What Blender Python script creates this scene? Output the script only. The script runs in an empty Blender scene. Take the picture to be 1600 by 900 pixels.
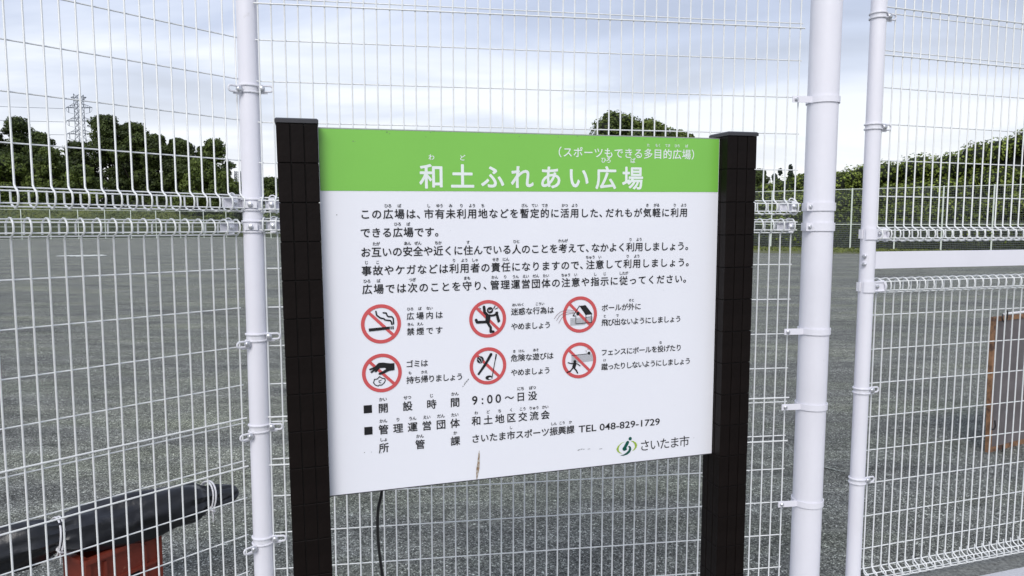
import bpy, bmesh, math, random
import numpy as np
from mathutils import Vector, Matrix
from mathutils.geometry import tessellate_polygon

sc = bpy.context.scene
COL = sc.collection
rng = np.random.default_rng(7)
random.seed(7)
EYE = 1.8

# ------------------------------------------------------------------ camera
cam = bpy.data.cameras.new('camera')
cam.sensor_width = 36.0
cam.lens = 24.77
cam.clip_start = 0.05
cam.clip_end = 4000
camo = bpy.data.objects.new('camera', cam)
COL.objects.link(camo)
camo.matrix_world = Matrix.Translation((0, 0, EYE)) @ Matrix.Rotation(math.pi / 2 - 0.0886, 4, 'X') @ Matrix.Rotation(0.001, 4, 'Z')
sc.camera = camo

# ------------------------------------------------------------------ exposure
sc.view_settings.view_transform = 'Standard'
sc.view_settings.look = 'None'
sc.view_settings.gamma = 1
sc.view_settings.exposure = 0.50

# ------------------------------------------------------------------ sky
SUN_EL, SUN_AZ = math.radians(42), math.radians(186)      # azimuth clockwise from +Y
w = bpy.data.worlds.new('World')
sc.world = w
w.use_nodes = True
nt = w.node_tree
N = nt.nodes
L = nt.links
N.clear()


def nd(tree, kind, **kw):
    n = tree.nodes.new(kind)
    for k, v in kw.items():
        if k.startswith('i_'):
            n.inputs[k[2:].replace('_', ' ')].default_value = v
        else:
            setattr(n, k, v)
    return n


def ramp(tree, stops, interp='LINEAR'):
    r = tree.nodes.new('ShaderNodeValToRGB')
    r.color_ramp.interpolation = interp
    e = r.color_ramp.elements
    while len(e) < len(stops):
        e.new(0.5)
    for k, (p, c) in enumerate(stops):
        e[k].position = p
        e[k].color = (c[0], c[1], c[2], 1) if hasattr(c, '__len__') else (c, c, c, 1)
    return r


out = N.new('ShaderNodeOutputWorld')
sky = nd(nt, 'ShaderNodeTexSky', sky_type='NISHITA', sun_disc=False, sun_elevation=SUN_EL, sun_rotation=SUN_AZ, air_density=1.5, dust_density=3.0)
bg1 = nd(nt, 'ShaderNodeBackground', i_Strength=0.10)
L.new(sky.outputs[0], bg1.inputs[0])
tc = N.new('ShaderNodeTexCoord')
sep = N.new('ShaderNodeSeparateXYZ')
L.new(tc.outputs['Generated'], sep.inputs[0])
den = nd(nt, 'ShaderNodeMath', operation='MAXIMUM')
den.inputs[1].default_value = 0.0
L.new(sep.outputs[2], den.inputs[0])
den2 = nd(nt, 'ShaderNodeMath', operation='ADD')
den2.inputs[1].default_value = 0.18
L.new(den.outputs[0], den2.inputs[0])
dx = nd(nt, 'ShaderNodeMath', operation='DIVIDE')
dy = nd(nt, 'ShaderNodeMath', operation='DIVIDE')
L.new(sep.outputs[0], dx.inputs[0]); L.new(den2.outputs[0], dx.inputs[1])
L.new(sep.outputs[1], dy.inputs[0]); L.new(den2.outputs[0], dy.inputs[1])
cmb = N.new('ShaderNodeCombineXYZ')
L.new(dx.outputs[0], cmb.inputs[0]); L.new(dy.outputs[0], cmb.inputs[1])
mp = nd(nt, 'ShaderNodeMapping')
mp.inputs['Scale'].default_value = (0.55, 0.95, 1)
mp.inputs['Location'].default_value = (3.1, 1.4, 0.3)
L.new(cmb.outputs[0], mp.inputs[0])
n1 = nd(nt, 'ShaderNodeTexNoise', i_Scale=1.35, i_Detail=5.0, i_Roughness=0.5, i_Distortion=0.35)
n2 = nd(nt, 'ShaderNodeTexNoise', i_Scale=0.55, i_Detail=3.0, i_Roughness=0.5)
L.new(mp.outputs[0], n1.inputs[0]); L.new(mp.outputs[0], n2.inputs[0])
r1 = ramp(nt, [(0.37, (0.39, 0.43, 0.54)), (0.46, (0.48, 0.53, 0.665)), (0.525, (0.60, 0.645, 0.76)), (0.60, (0.76, 0.785, 0.83))])
L.new(n1.outputs[0], r1.inputs[0])
r2 = ramp(nt, [(0.36, (0.86, 0.88, 0.92)), (0.58, (1.0, 1.0, 1.0))])
L.new(n2.outputs[0], r2.inputs[0])
mul = nd(nt, 'ShaderNodeMix', data_type='RGBA', blend_type='MULTIPLY')
mul.inputs[0].default_value = 1.0
L.new(r1.outputs[0], mul.inputs[6]); L.new(r2.outputs[0], mul.inputs[7])
# brighter, whiter veil low over the horizon
rz = ramp(nt, [(0.0, 0.62), (0.08, 0.58), (0.17, 0.25), (0.28, 0.0)], 'EASE')
L.new(sep.outputs[2], rz.inputs[0])
mh = nd(nt, 'ShaderNodeMix', data_type='RGBA')
mh.inputs[7].default_value = (0.80, 0.81, 0.82, 1)
L.new(rz.outputs[0], mh.inputs[0]); L.new(mul.outputs[2], mh.inputs[6])
bg2 = nd(nt, 'ShaderNodeBackground', i_Strength=1.0)
L.new(mh.outputs[2], bg2.inputs[0])
mxs = N.new('ShaderNodeMixShader')
mxs.inputs[0].default_value = 0.88
L.new(bg1.outputs[0], mxs.inputs[1]); L.new(bg2.outputs[0], mxs.inputs[2])
L.new(mxs.outputs[0], out.inputs[0])

# ------------------------------------------------------------------ sun (veiled by the overcast)
sd = bpy.data.lights.new('sun', 'SUN')
sd.energy = 1.5
sd.angle = math.radians(28)
sd.color = (1.0, 0.97, 0.93)
so = bpy.data.objects.new('sun', sd)
COL.objects.link(so)
dirv = Vector((math.sin(SUN_AZ) * math.cos(SUN_EL), math.cos(SUN_AZ) * math.cos(SUN_EL), math.sin(SUN_EL)))
so.rotation_euler = dirv.to_track_quat('Z', 'Y').to_euler()
so.location = dirv * 50


# ------------------------------------------------------------------ materials
def newmat(name):
    m = bpy.data.materials.new(name)
    m.use_nodes = True
    t = m.node_tree
    b = t.nodes['Principled BSDF']
    return m, t, b


def mat(name, col, rough=0.5, metal=0.0, var=0.06, scale=8.0, bump=0.0, bscale=60.0, spec=0.5, stain=None, stain_pos=(0.6, 0.75), stain_scale=5.0):
    m, t, b = newmat(name)
    tcn = t.nodes.new('ShaderNodeTexCoord')
    nz = nd(t, 'ShaderNodeTexNoise', i_Scale=scale, i_Detail=6.0, i_Roughness=0.6)
    t.links.new(tcn.outputs['Object'], nz.inputs[0])
    lo = [c * (1 - var) for c in col]
    hi = [min(1, c * (1 + var)) for c in col]
    r = ramp(t, [(0.3, lo), (0.7, hi)])
    t.links.new(nz.outputs[0], r.inputs[0])
    last = r.outputs[0]
    if stain:
        n3 = nd(t, 'ShaderNodeTexNoise', i_Scale=stain_scale, i_Detail=9.0, i_Roughness=0.7)
        t.links.new(tcn.outputs['Object'], n3.inputs[0])
        r3 = ramp(t, [(stain_pos[0], 0.0), (stain_pos[1], 1.0)])
        t.links.new(n3.outputs[0], r3.inputs[0])
        mx = nd(t, 'ShaderNodeMix', data_type='RGBA')
        t.links.new(r3.outputs[0], mx.inputs[0])
        t.links.new(last, mx.inputs[6])
        mx.inputs[7].default_value = (*stain, 1)
        last = mx.outputs[2]
    t.links.new(last, b.inputs['Base Color'])
    b.inputs['Roughness'].default_value = rough
    b.inputs['Metallic'].default_value = metal
    b.inputs['Specular IOR Level'].default_value = spec
    if bump:
        n4 = nd(t, 'ShaderNodeTexNoise', i_Scale=bscale, i_Detail=4.0)
        t.links.new(tcn.outputs['Object'], n4.inputs[0])
        bp = nd(t, 'ShaderNodeBump', i_Strength=bump, i_Distance=0.01)
        t.links.new(n4.outputs[0], bp.inputs['Height'])
        t.links.new(bp.outputs[0], b.inputs['Normal'])
    return m


M = {}
M['paint'] = mat('white_paint', (0.80, 0.795, 0.86), 0.38, var=0.035, scale=3, bump=0.04, bscale=40, stain=(0.62, 0.61, 0.62), stain_pos=(0.68, 0.82), stain_scale=14)
M['wire'] = mat('white_wire_coating', (0.76, 0.775, 0.775), 0.42, var=0.07, scale=30, stain=(0.45, 0.45, 0.42), stain_pos=(0.66, 0.75), stain_scale=30)
M['zinc'] = mat('white_bracket_paint', (0.74, 0.74, 0.79), 0.35, var=0.08, scale=60, stain=(0.4, 0.39, 0.38), stain_pos=(0.6, 0.72), stain_scale=80)
M['bolt'] = mat('bolt_metal', (0.62, 0.63, 0.66), 0.32, metal=0.7, var=0.15, scale=90)
M['tile'] = mat('dark_tile', (0.0074, 0.0052, 0.0048), 0.46, var=0.3, scale=9, bump=0.12, bscale=50, spec=0.10)
M['grout'] = mat('black_grout', (0.004, 0.004, 0.004), 0.9)
M['cap'] = mat('dark_cap_metal', (0.03, 0.03, 0.036), 0.38, var=0.2, scale=30, spec=0.6)
M['board'] = mat('white_board', (0.85, 0.86, 0.925), 0.3, var=0.012, scale=2, spec=0.45, stain=(0.70, 0.70, 0.72), stain_pos=(0.70, 0.85), stain_scale=7)
M['green'] = mat('header_green', (0.215, 0.56, 0.085), 0.32, var=0.03, scale=2)
M['trim'] = mat('aluminium_trim', (0.42, 0.45, 0.42), 0.35, metal=0.6, var=0.1, scale=30)
M['ink'] = mat('black_ink', (0.008, 0.008, 0.010), 0.45)
M['white_ink'] = mat('white_ink', (0.80, 0.86, 0.84), 0.4)
M['red'] = mat('faded_red_ink', (0.62, 0.095, 0.10), 0.4, var=0.05)
M['grey_ink'] = mat('grey_ink', (0.42, 0.42, 0.44), 0.5)
M['brown_ink'] = mat('brown_ink', (0.22, 0.13, 0.13), 0.5)
M['dgreen'] = mat('dark_green_ink', (0.0, 0.085, 0.06), 0.4)
M['lgreen'] = mat('light_green_ink', (0.33, 0.48, 0.06), 0.4)
M['rust'] = mat('rust_streak', (0.26, 0.17, 0.10), 0.8, var=0.5, scale=90, stain=(0.55, 0.52, 0.48), stain_pos=(0.45, 0.6), stain_scale=120)
M['dirt'] = mat('dirt_smudge', (0.16, 0.16, 0.15), 0.8, var=0.4, scale=120)
M['tarp'] = mat('black_tarp', (0.013, 0.014, 0.018), 0.33, var=0.3, scale=9, bump=0.8, bscale=11, spec=0.5, stain=(0.07, 0.07, 0.075), stain_pos=(0.6, 0.8), stain_scale=6)
M['cord'] = mat('white_cord', (0.75, 0.74, 0.76), 0.6, var=0.1, scale=80)
M['crate'] = mat('orange_brown_plastic', (0.215, 0.038, 0.022), 0.45, var=0.15, scale=7, stain=(0.40, 0.16, 0.10), stain_pos=(0.64, 0.72), stain_scale=12)
M['hole'] = mat('painted_hole_shade', (0.01, 0.008, 0.008), 0.9)  # near-black colour stands in for shade inside the handle opening
M['rustframe'] = mat('rusty_orange_frame', (0.27, 0.145, 0.075), 0.8, var=0.35, scale=14, stain=(0.09, 0.05, 0.035), stain_pos=(0.48, 0.6), stain_scale=10)
M['greypanel'] = mat('worn_grey_panel', (0.135, 0.122, 0.125), 0.75, var=0.22, scale=5, stain=(0.26, 0.26, 0.27), stain_pos=(0.62, 0.72), stain_scale=9)
M['hook'] = mat('black_rubber', (0.008, 0.008, 0.009), 0.5)
M['concrete'] = mat('curb_concrete', (0.50, 0.505, 0.53), 0.85, var=0.10, scale=90, bump=0.3, bscale=120, stain=(0.25, 0.25, 0.25), stain_pos=(0.62, 0.70), stain_scale=45)
M['mortar'] = mat('rough_mortar', (0.17, 0.175, 0.165), 0.95, var=0.5, scale=60, bump=0.8, bscale=70)
M['net'] = mat('grey_wind_net', (0.055, 0.066, 0.058), 0.9, var=0.2, scale=2)
M['pylon'] = mat('pylon_steel', (0.075, 0.092, 0.12), 0.6, metal=0.0, var=0.1, scale=1)
M['farfence'] = mat('pale_fence_paint', (0.66, 0.72, 0.66), 0.5, var=0.08, scale=1)
M['farwire'] = mat('pale_mesh_wire', (0.34, 0.38, 0.36), 0.5, var=0.08, scale=1)
M['trunk'] = mat('dark_bark', (0.035, 0.028, 0.022), 0.9, var=0.3, scale=3, bump=0.5, bscale=8)
M['stone'] = mat('pebble_stone', (0.30, 0.31, 0.30), 0.85, var=0.5, scale=40)


def leafmat(name, dark, light, rough=0.6, transl=0.25):
    """Leaf colour comes from a per-leaf attribute (young and old leaves) and nothing else."""
    m, t, b = newmat(name)
    at = nd(t, 'ShaderNodeAttribute', attribute_name='leaf')
    r = ramp(t, [(0.0, dark), (1.0, light)])
    t.links.new(at.outputs['Fac'], r.inputs[0])
    t.links.new(r.outputs[0], b.inputs['Base Color'])
    b.inputs['Roughness'].default_value = rough
    b.inputs['Specular IOR Level'].default_value = 0.3
    tr = t.nodes.new('ShaderNodeBsdfTranslucent')
    t.links.new(r.outputs[0], tr.inputs[0])
    mx = t.nodes.new('ShaderNodeMixShader')
    mx.inputs[0].default_value = transl
    o = t.nodes['Material Output']
    t.links.new(b.outputs[0], mx.inputs[1]); t.links.new(tr.outputs[0], mx.inputs[2])
    t.links.new(mx.outputs[0], o.inputs[0])
    return m


M['leaf_dark'] = leafmat('evergreen_leaves', (0.011, 0.019, 0.008), (0.115, 0.155, 0.042))
M['leaf_ivy'] = leafmat('ivy_leaves', (0.020, 0.036, 0.012), (0.20, 0.26, 0.060))
M['leaf_kudzu'] = leafmat('vine_leaves', (0.035, 0.062, 0.015), (0.34, 0.42, 0.08))
M['leaf_conifer'] = leafmat('conifer_leaves', (0.012, 0.022, 0.016), (0.05, 0.075, 0.045))
M['leaf_grass'] = leafmat('grass_blades', (0.05, 0.07, 0.022), (0.22, 0.25, 0.07))
M['core'] = mat('dark_filler', (0.014, 0.020, 0.009), 0.95, var=0.4, scale=2)  # near-black opaque filler added inside foliage to block the sky behind

# ground: trodden grey-green gravel
m, t, b = newmat('gravel_ground')
tcn = t.nodes.new('ShaderNodeTexCoord')
P_ = tcn.outputs['Object']
g1 = nd(t, 'ShaderNodeTexNoise', i_Scale=0.35, i_Detail=8.0, i_Roughness=0.62)
g2 = nd(t, 'ShaderNodeTexNoise', i_Scale=2.6, i_Detail=7.0, i_Roughness=0.7)
g3 = nd(t, 'ShaderNodeTexNoise', i_Scale=90.0, i_Detail=5.0, i_Roughness=0.8)
g4 = nd(t, 'ShaderNodeTexVoronoi', i_Scale=120.0)
mpg = nd(t, 'ShaderNodeMapping')
mpg.inputs['Rotation'].default_value = (0, 0, 0.35)
mpg.inputs['Scale'].default_value = (0.5, 1.6, 1)
t.links.new(P_, mpg.inputs[0])
for g in (g3, g4):
    t.links.new(P_, g.inputs[0])
for g in (g1, g2):
    t.links.new(mpg.outputs[0], g.inputs[0])
ra = ramp(t, [(0.36, (0.185, 0.190, 0.174)), (0.50, (0.226, 0.232, 0.212)), (0.62, (0.262, 0.270, 0.226))])
t.links.new(g1.outputs[0], ra.inputs[0])
rb = ramp(t, [(0.30, 0.60), (0.50, 1.0), (0.66, 1.45)])
t.links.new(g2.outputs[0], rb.inputs[0])
ma = nd(t, 'ShaderNodeMix', data_type='RGBA', blend_type='MULTIPLY')
ma.inputs[0].default_value = 0.75
t.links.new(ra.outputs[0], ma.inputs[6]); t.links.new(rb.outputs[0], ma.inputs[7])
rc = ramp(t, [(0.36, 0.30), (0.47, 0.72), (0.56, 1.25), (0.66, 2.1)])
t.links.new(g3.outputs[0], rc.inputs[0])
mb = nd(t, 'ShaderNodeMix', data_type='RGBA', blend_type='MULTIPLY')
mb.inputs[0].default_value = 0.9
t.links.new(ma.outputs[2], mb.inputs[6]); t.links.new(rc.outputs[0], mb.inputs[7])
t.links.new(mb.outputs[2], b.inputs['Base Color'])
b.inputs['Roughness'].default_value = 0.95
b.inputs['Specular IOR Level'].default_value = 0.2
last = mb.outputs[2]
for sc_, stops in ((140.0, [(0.0, 0.30), (0.45, 0.80), (0.80, 1.28), (0.93, 1.9), (1.0, 3.2)]), (50.0, [(0.0, 0.74), (0.5, 0.97), (0.9, 1.15), (1.0, 1.6)])):
    vv = nd(t, 'ShaderNodeTexVoronoi', i_Scale=sc_)
    t.links.new(P_, vv.inputs[0])
    sp = t.nodes.new('ShaderNodeSeparateColor')
    t.links.new(vv.outputs['Color'], sp.inputs[0])
    rv_ = ramp(t, [(p_, min(c_ / 2, 10)) for p_, c_ in stops])
    t.links.new(sp.outputs[0], rv_.inputs[0])
    mm_ = nd(t, 'ShaderNodeMix', data_type='RGBA', blend_type='MULTIPLY')
    mm_.inputs[0].default_value = 1.0
    t.links.new(last, mm_.inputs[6]); t.links.new(rv_.outputs[0], mm_.inputs[7])
    dbl = nd(t, 'ShaderNodeVectorMath', operation='SCALE')
    dbl.inputs['Scale'].default_value = 2.0
    t.links.new(mm_.outputs[2], dbl.inputs[0])
    last = dbl.outputs[0]
n5 = nd(t, 'ShaderNodeTexNoise', i_Scale=6.5, i_Detail=4.0, i_Roughness=0.6)
t.links.new(mpg.outputs[0], n5.inputs[0])
r5 = ramp(t, [(0.60, 0.0), (0.70, 0.45)])
t.links.new(n5.outputs[0], r5.inputs[0])
n6 = nd(t, 'ShaderNodeTexNoise', i_Scale=0.9, i_Detail=5.0, i_Roughness=0.65)
t.links.new(mpg.outputs[0], n6.inputs[0])
r6 = ramp(t, [(0.34, (0.66, 0.66, 0.68)), (0.46, (1.0, 1.0, 1.0)), (0.60, (1.03, 1.05, 0.97))])
t.links.new(n6.outputs[0], r6.inputs[0])
m6 = nd(t, 'ShaderNodeMix', data_type='RGBA', blend_type='MULTIPLY')
m6.inputs[0].default_value = 1.0
t.links.new(last, m6.inputs[6]); t.links.new(r6.outputs[0], m6.inputs[7])
last = m6.outputs[2]
m5 = nd(t, 'ShaderNodeMix', data_type='RGBA')
t.links.new(r5.outputs[0], m5.inputs[0]); t.links.new(last, m5.inputs[6]); m5.inputs[7].default_value = (0.32, 0.33, 0.29, 1)
t.links.new(m5.outputs[2], b.inputs['Base Color'])
bp = nd(t, 'ShaderNodeBump', i_Strength=1.0, i_Distance=0.010)
t.links.new(g4.outputs[0], bp.inputs['Height'])
bp2 = nd(t, 'ShaderNodeBump', i_Strength=0.5, i_Distance=0.03)
t.links.new(g2.outputs[0], bp2.inputs['Height']); t.links.new(bp2.outputs[0], bp.inputs['Normal'])
t.links.new(bp.outputs[0], b.inputs['Normal'])
M['ground'] = m
M['chalkw'] = mat('white_chalk', (0.62, 0.64, 0.60), 0.95, var=0.2, scale=3)
M['chalk'] = mat('faint_chalk', (0.34, 0.36, 0.32), 0.95, var=0.3, scale=20, stain=(0.14, 0.15, 0.14), stain_pos=(0.42, 0.58), stain_scale=18)
M['verge'] = mat('verge_soil_grass', (0.115, 0.125, 0.045), 0.95, var=0.45, scale=1.2, stain=(0.14, 0.14, 0.12), stain_pos=(0.52, 0.66), stain_scale=0.9)
M['bankgrass'] = mat('bank_grass', (0.085, 0.11, 0.035), 0.95, var=0.5, scale=0.8)


# ------------------------------------------------------------------ mesh helpers
class MB:
    def __init__(self):
        self.v = []
        self.f = []
        self.smooth = False

    def add(self, vs, fs):
        o = len(self.v)
        self.v += [tuple(p) for p in vs]
        self.f += [tuple(i + o for i in f) for f in fs]
        return self

    def box(self, c, s, rot=None):
        x, y, z = (k / 2 for k in s)
        vs = [Vector((a * x, b_ * y, c_ * z)) for a in (-1, 1) for b_ in (-1, 1) for c_ in (-1, 1)]
        if rot is not None:
            vs = [rot @ p for p in vs]
        vs = [p + Vector(c) for p in vs]
        return self.add(vs, [(0, 1, 3, 2), (4, 6, 7, 5), (0, 4, 5, 1), (2, 3, 7, 6), (0, 2, 6, 4), (1, 5, 7, 3)])

    def bevbox(self, c, s, bv):
        """box with a chamfered front/top outline: two nested outlines front and back"""
        x, y, z = (k / 2 for k in s)
        ring = lambda ax, az, yy: [Vector((-ax, yy, -az)), Vector((ax, yy, -az)), Vector((ax, yy, az)), Vector((-ax, yy, az))]
        vs = ring(x - bv, z - bv, -y) + ring(x, z, -y + bv) + ring(x, z, y)
        vs = [p + Vector(c) for p in vs]
        fs = [(0, 1, 2, 3)]
        for a in (0, 4):
            for k in range(4):
                fs.append((a + k, a + (k + 1) % 4, a + 4 + (k + 1) % 4, a + 4 + k)[::-1])
        fs.append((11, 10, 9, 8))
        return self.add(vs, fs)

    def tube(self, pts, r, n=6, closed=False, cap=True, up=None):
        pts = [Vector(p) for p in pts]
        m_ = len(pts)
        rs = r if hasattr(r, '__len__') else [r] * m_
        vs, fs = [], []
        prev = None
        for i in range(m_):
            if closed:
                tan = (pts[(i + 1) % m_] - pts[i - 1]).normalized()
            elif i == 0:
                tan = (pts[1] - pts[0]).normalized()
            elif i == m_ - 1:
                tan = (pts[-1] - pts[-2]).normalized()
            else:
                tan = ((pts[i + 1] - pts[i]).normalized() + (pts[i] - pts[i - 1]).normalized()).normalized()
            if prev is None:
                a = Vector((0, 0, 1)) if abs(tan.z) < 0.9 else Vector((1, 0, 0))
                prev = (a - tan * a.dot(tan)).normalized()
            else:
                prev = (prev - tan * prev.dot(tan)).normalized()
            bi = tan.cross(prev)
            for k in range(n):
                an = 2 * math.pi * k / n
                vs.append(pts[i] + (prev * math.cos(an) + bi * math.sin(an)) * rs[i])
        seg = m_ if closed else m_ - 1
        for i in range(seg):
            j = (i + 1) % m_
            for k in range(n):
                fs.append((i * n + k, i * n + (k + 1) % n, j * n + (k + 1) % n, j * n + k))
        if cap and not closed:
            fs.append(tuple(range(n))[::-1])
            fs.append(tuple((m_ - 1) * n + k for k in range(n)))
        return self.add(vs, fs)

    def cyl(self, a, b_, r, n=16):
        return self.tube([a, b_], r, n)

    def mesh(self, name, smooth=False, flip=False):
        me = bpy.data.meshes.new(name)
        me.from_pydata(self.v, [], self.f)
        me.validate()
        bm = bmesh.new()
        bm.from_mesh(me)
        bmesh.ops.recalc_face_normals(bm, faces=bm.faces)
        bm.to_mesh(me)
        bm.free()
        if smooth:
            me.polygons.foreach_set('use_smooth', [True] * len(me.polygons))
            try:
                me.set_sharp_from_angle(angle=math.radians(40))
            except Exception:
                pass
        return me

    def build(self, name, material, parent=None, smooth=False, loc=None):
        me = self.mesh(name, smooth)
        me.materials.append(material)
        return obj(name, me, parent, loc)


def obj(name, me, parent=None, loc=None):
    o = bpy.data.objects.new(name, me)
    COL.objects.link(o)
    if parent is not None:
        o.parent = parent
    if loc is not None:
        o.location = loc
    return o


def tag(o, label=None, cat=None, group=None, kind=None):
    if label: o['label'] = label
    if cat: o['category'] = cat
    if group: o['group'] = group
    if kind: o['kind'] = kind
    return o


def empty(name, mtx=None, loc=None, rz=0.0):
    o = bpy.data.objects.new(name, None)
    o.empty_display_size = 0.2
    COL.objects.link(o)
    if mtx is not None:
        o.matrix_world = mtx
    else:
        o.location = loc or (0, 0, 0)
        o.rotation_euler = (0, 0, rz)
    return o


def npmesh(name, verts, faces4, material, attr=None):
    """fast mesh from numpy arrays: faces4 is (n,k) with constant k"""
    me = bpy.data.meshes.new(name)
    n, k = faces4.shape
    me.vertices.add(len(verts))
    me.vertices.foreach_set('co', np.asarray(verts, dtype=np.float32).ravel())
    me.loops.add(n * k)
    me.loops.foreach_set('vertex_index', faces4.astype(np.int32).ravel())
    me.polygons.add(n)
    me.polygons.foreach_set('loop_start', np.arange(0, n * k, k, dtype=np.int32))
    me.update(calc_edges=True)
    if attr is not None:
        a = me.attributes.new('leaf', 'FLOAT', 'FACE')
        a.data.foreach_set('value', attr.astype(np.float32))
    me.materials.append(material)
    return me


# ------------------------------------------------------------------ ground
g = MB()
S = 900
g.add([(-S, -60, 0), (S, -60, 0), (S, S, 0), (-S, S, 0)], [(0, 1, 2, 3)])
tag(g.build('ground', M['ground']), 'grey-green trodden gravel ground of the sports field', None, None, 'structure')

# loose stones pressed in the gravel near the fence
n = 60000
Yp = 3.0 + rng.random(n) ** 1.2 * 11.0
Xp = (rng.random(n) * 2 - 1) * (Yp * 0.86 + 0.3)
keep = np.ones(n, bool)
Xp, Yp = Xp[keep], Yp[keep]
n = len(Xp)
rr = 0.0022 + 0.0048 * rng.random(n) ** 2.5
octv = np.array([(1, 0, 0), (0, 1, 0), (-1, 0, 0), (0, -1, 0), (0, 0, 1)], float)
octf = np.array([(0, 1, 4), (1, 2, 4), (2, 3, 4), (3, 0, 4)])
an = rng.random(n) * 6.28
ca, sa = np.cos(an), np.sin(an)
V_ = octv[None] * rr[:, None, None] * (0.7 + 0.6 * rng.random((n, 5, 1)))
V_[:, :, 2] *= 0.7
VX = V_[:, :, 0] * ca[:, None] - V_[:, :, 1] * sa[:, None] + Xp[:, None]
VY = V_[:, :, 0] * sa[:, None] + V_[:, :, 1] * ca[:, None] + Yp[:, None]
VZ = V_[:, :, 2] + 0.0005
F_ = (octf[None] + (np.arange(n) * 5)[:, None, None]).reshape(-1, 3)
m, t, b = newmat('loose_stone')
at = nd(t, 'ShaderNodeAttribute', attribute_name='leaf')
r = ramp(t, [(0.0, (0.05, 0.055, 0.05)), (0.6, (0.20, 0.21, 0.18)), (0.85, (0.36, 0.37, 0.34)), (1.0, (0.60, 0.61, 0.58))])
t.links.new(at.outputs['Fac'], r.inputs[0]); t.links.new(r.outputs[0], b.inputs['Base Color'])
b.inputs['Roughness'].default_value = 0.9
me = npmesh('gravel', np.stack([VX, VY, VZ], -1).reshape(-1, 3), F_, m, np.repeat(rng.random(n), 4))
tag(obj('gravel', me), 'loose small stones lying on the field just behind the mesh fence', 'gravel', None, 'stuff')


def patch(name, pts, z, material, label):
    mb_ = MB()
    mb_.add([(x, y, z) for x, y in pts], [tuple(range(len(pts)))])
    o = mb_.build(name, material)
    return tag(o, label, None, None, 'structure')


def smear(x0, y0, x1, y1, wid, k=14):
    a, b_ = Vector((x0, y0)), Vector((x1, y1))
    d = (b_ - a)
    nn = Vector((-d.y, d.x)).normalized()
    up, dn = [], []
    for i in range(k + 1):
        f = i / k
        p = a + d * f
        hw = wid * (0.25 + 0.75 * math.sin(math.pi * f) ** 0.5) * random.uniform(0.55, 1.0)
        up.append(tuple(p + nn * hw)); dn.append(tuple(p - nn * hw * random.uniform(0.6, 1)))
    return up + dn[::-1]


patch('chalk_mark', smear(-26.6, 41.2, -24.0, 41.6, 1.5), 0.006, M['chalkw'], 'short pale smear of chalk far out on the left of the gravel field')
patch('chalk_mark', smear(2.20, 5.26, 2.46, 4.98, 0.014), 0.008, M['chalk'], 'thin pale chalk streak on the gravel right of the thick white pole')
patch('chalk_mark', smear(-2.2, 6.9, -1.2, 5.9, 0.02), 0.008, M['chalk'], 'faint pale line on the gravel beyond the thin left white pole')

# ------------------------------------------------------------------ mesh fence
R_V, R_H = 0.0032, 0.0025


def bead_profile_up(h0, h1):
    """loop at the foot of a panel: wire comes down in plane, swings to the front, back under and up behind"""
    m_ = (h0 - h1)
    return [(0.004, h0 + 0.008), (0.014, h0 - 0.002), (0.034, h0 - 0.012), (0.038, (h0 + h1) / 2), (0.034, h1 + 0.010), (0.016, h1 - 0.003), (0.0, h1 - 0.004), (-0.026, h1 + 0.004), (-0.040, h1 + 0.014), (-0.042, h0 - 0.006)]


def panel(parent, origin_s, n_v, rows_lat, front_rows, beads, top, bottom, extra_s=0.0, s_lo=None, d0=0.0):
    """origin_s: s of wire 0. rows_lat: heights of plain rows (behind the verticals). beads: list of ('top'|'foot', hi, lo)"""
    p = bpy.data.objects.new('mesh_panel', None)
    COL.objects.link(p)
    p.parent = parent
    p.location = (origin_s, -d0, EYE)
    path = []
    head = [b_ for b_ in beads if b_[0] == 'top']
    foot = [b_ for b_ in beads if b_[0] == 'foot']
    if head:
        _, hi, lo = head[0]
        prof = bead_profile_up(hi, lo)
        prof = [(d, hi + lo - h) for d, h in prof][::-1]
        path += prof
    else:
        path.append((0, top))
    if foot:
        _, hi, lo = foot[0]
        path += bead_profile_up(hi, lo)
    else:
        path.append((0, bottom))
    mb_ = MB()
    mb_.tube([(0, -d, h) for d, h in path], R_V, 7)
    vm = mb_.mesh('vertical_wire', smooth=True)
    vm.materials.append(M['wire'])
    for i in range(n_v):
        o = obj('vertical_wire', vm, p, (i * 0.05 + random.uniform(-0.0009, 0.0009), 0, 0))
        o.rotation_euler = (0, random.uniform(-0.0012, 0.0012), 0)
    x0, x1 = -0.014, (n_v - 1) * 0.05 + 0.014
    hb = MB(); hb.tube([(x0, 0, 0), (x1, 0, 0)], R_H, 7)
    hm = hb.mesh('horizontal_wire', smooth=True); hm.materials.append(M['wire'])
    fb = MB(); fb.tube([(x0, 0, 0), (x1 + 0.004, 0, 0)], R_V, 7)
    fm = fb.mesh('front_wire', smooth=True); fm.materials.append(M['wire'])
    off = R_V + R_H - 0.0006
    for h in rows_lat:
        obj('horizontal_wire', hm, p, (0, off, h))
    for h in front_rows:
        obj('front_wire', fm, p, (0, -(2 * R_V - 0.0006), h))
    for kind, hi, lo in beads:
        q = [(-0.004, hi), (0.028, hi - 0.012), (0.030, lo + 0.010), (-0.002, lo)]
        if kind == 'top':
            q = [(d, hi + lo - h) for d, h in q]
        for d, h in q:
            obj('horizontal_wire', hm, p, (0, -d, h))
    return p


def ring_pts(cx, cy, z, r, a0=0, a1=2 * math.pi, n=28, tilt=0.0, ta=0.0):
    return [(cx + r * math.cos(a0 + (a1 - a0) * k / n), cy + r * math.sin(a0 + (a1 - a0) * k / n), z + tilt * math.cos(a0 + (a1 - a0) * k / n - ta)) for k in range(n + (0 if abs(a1 - a0) > 6.2 else 1))]


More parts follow.
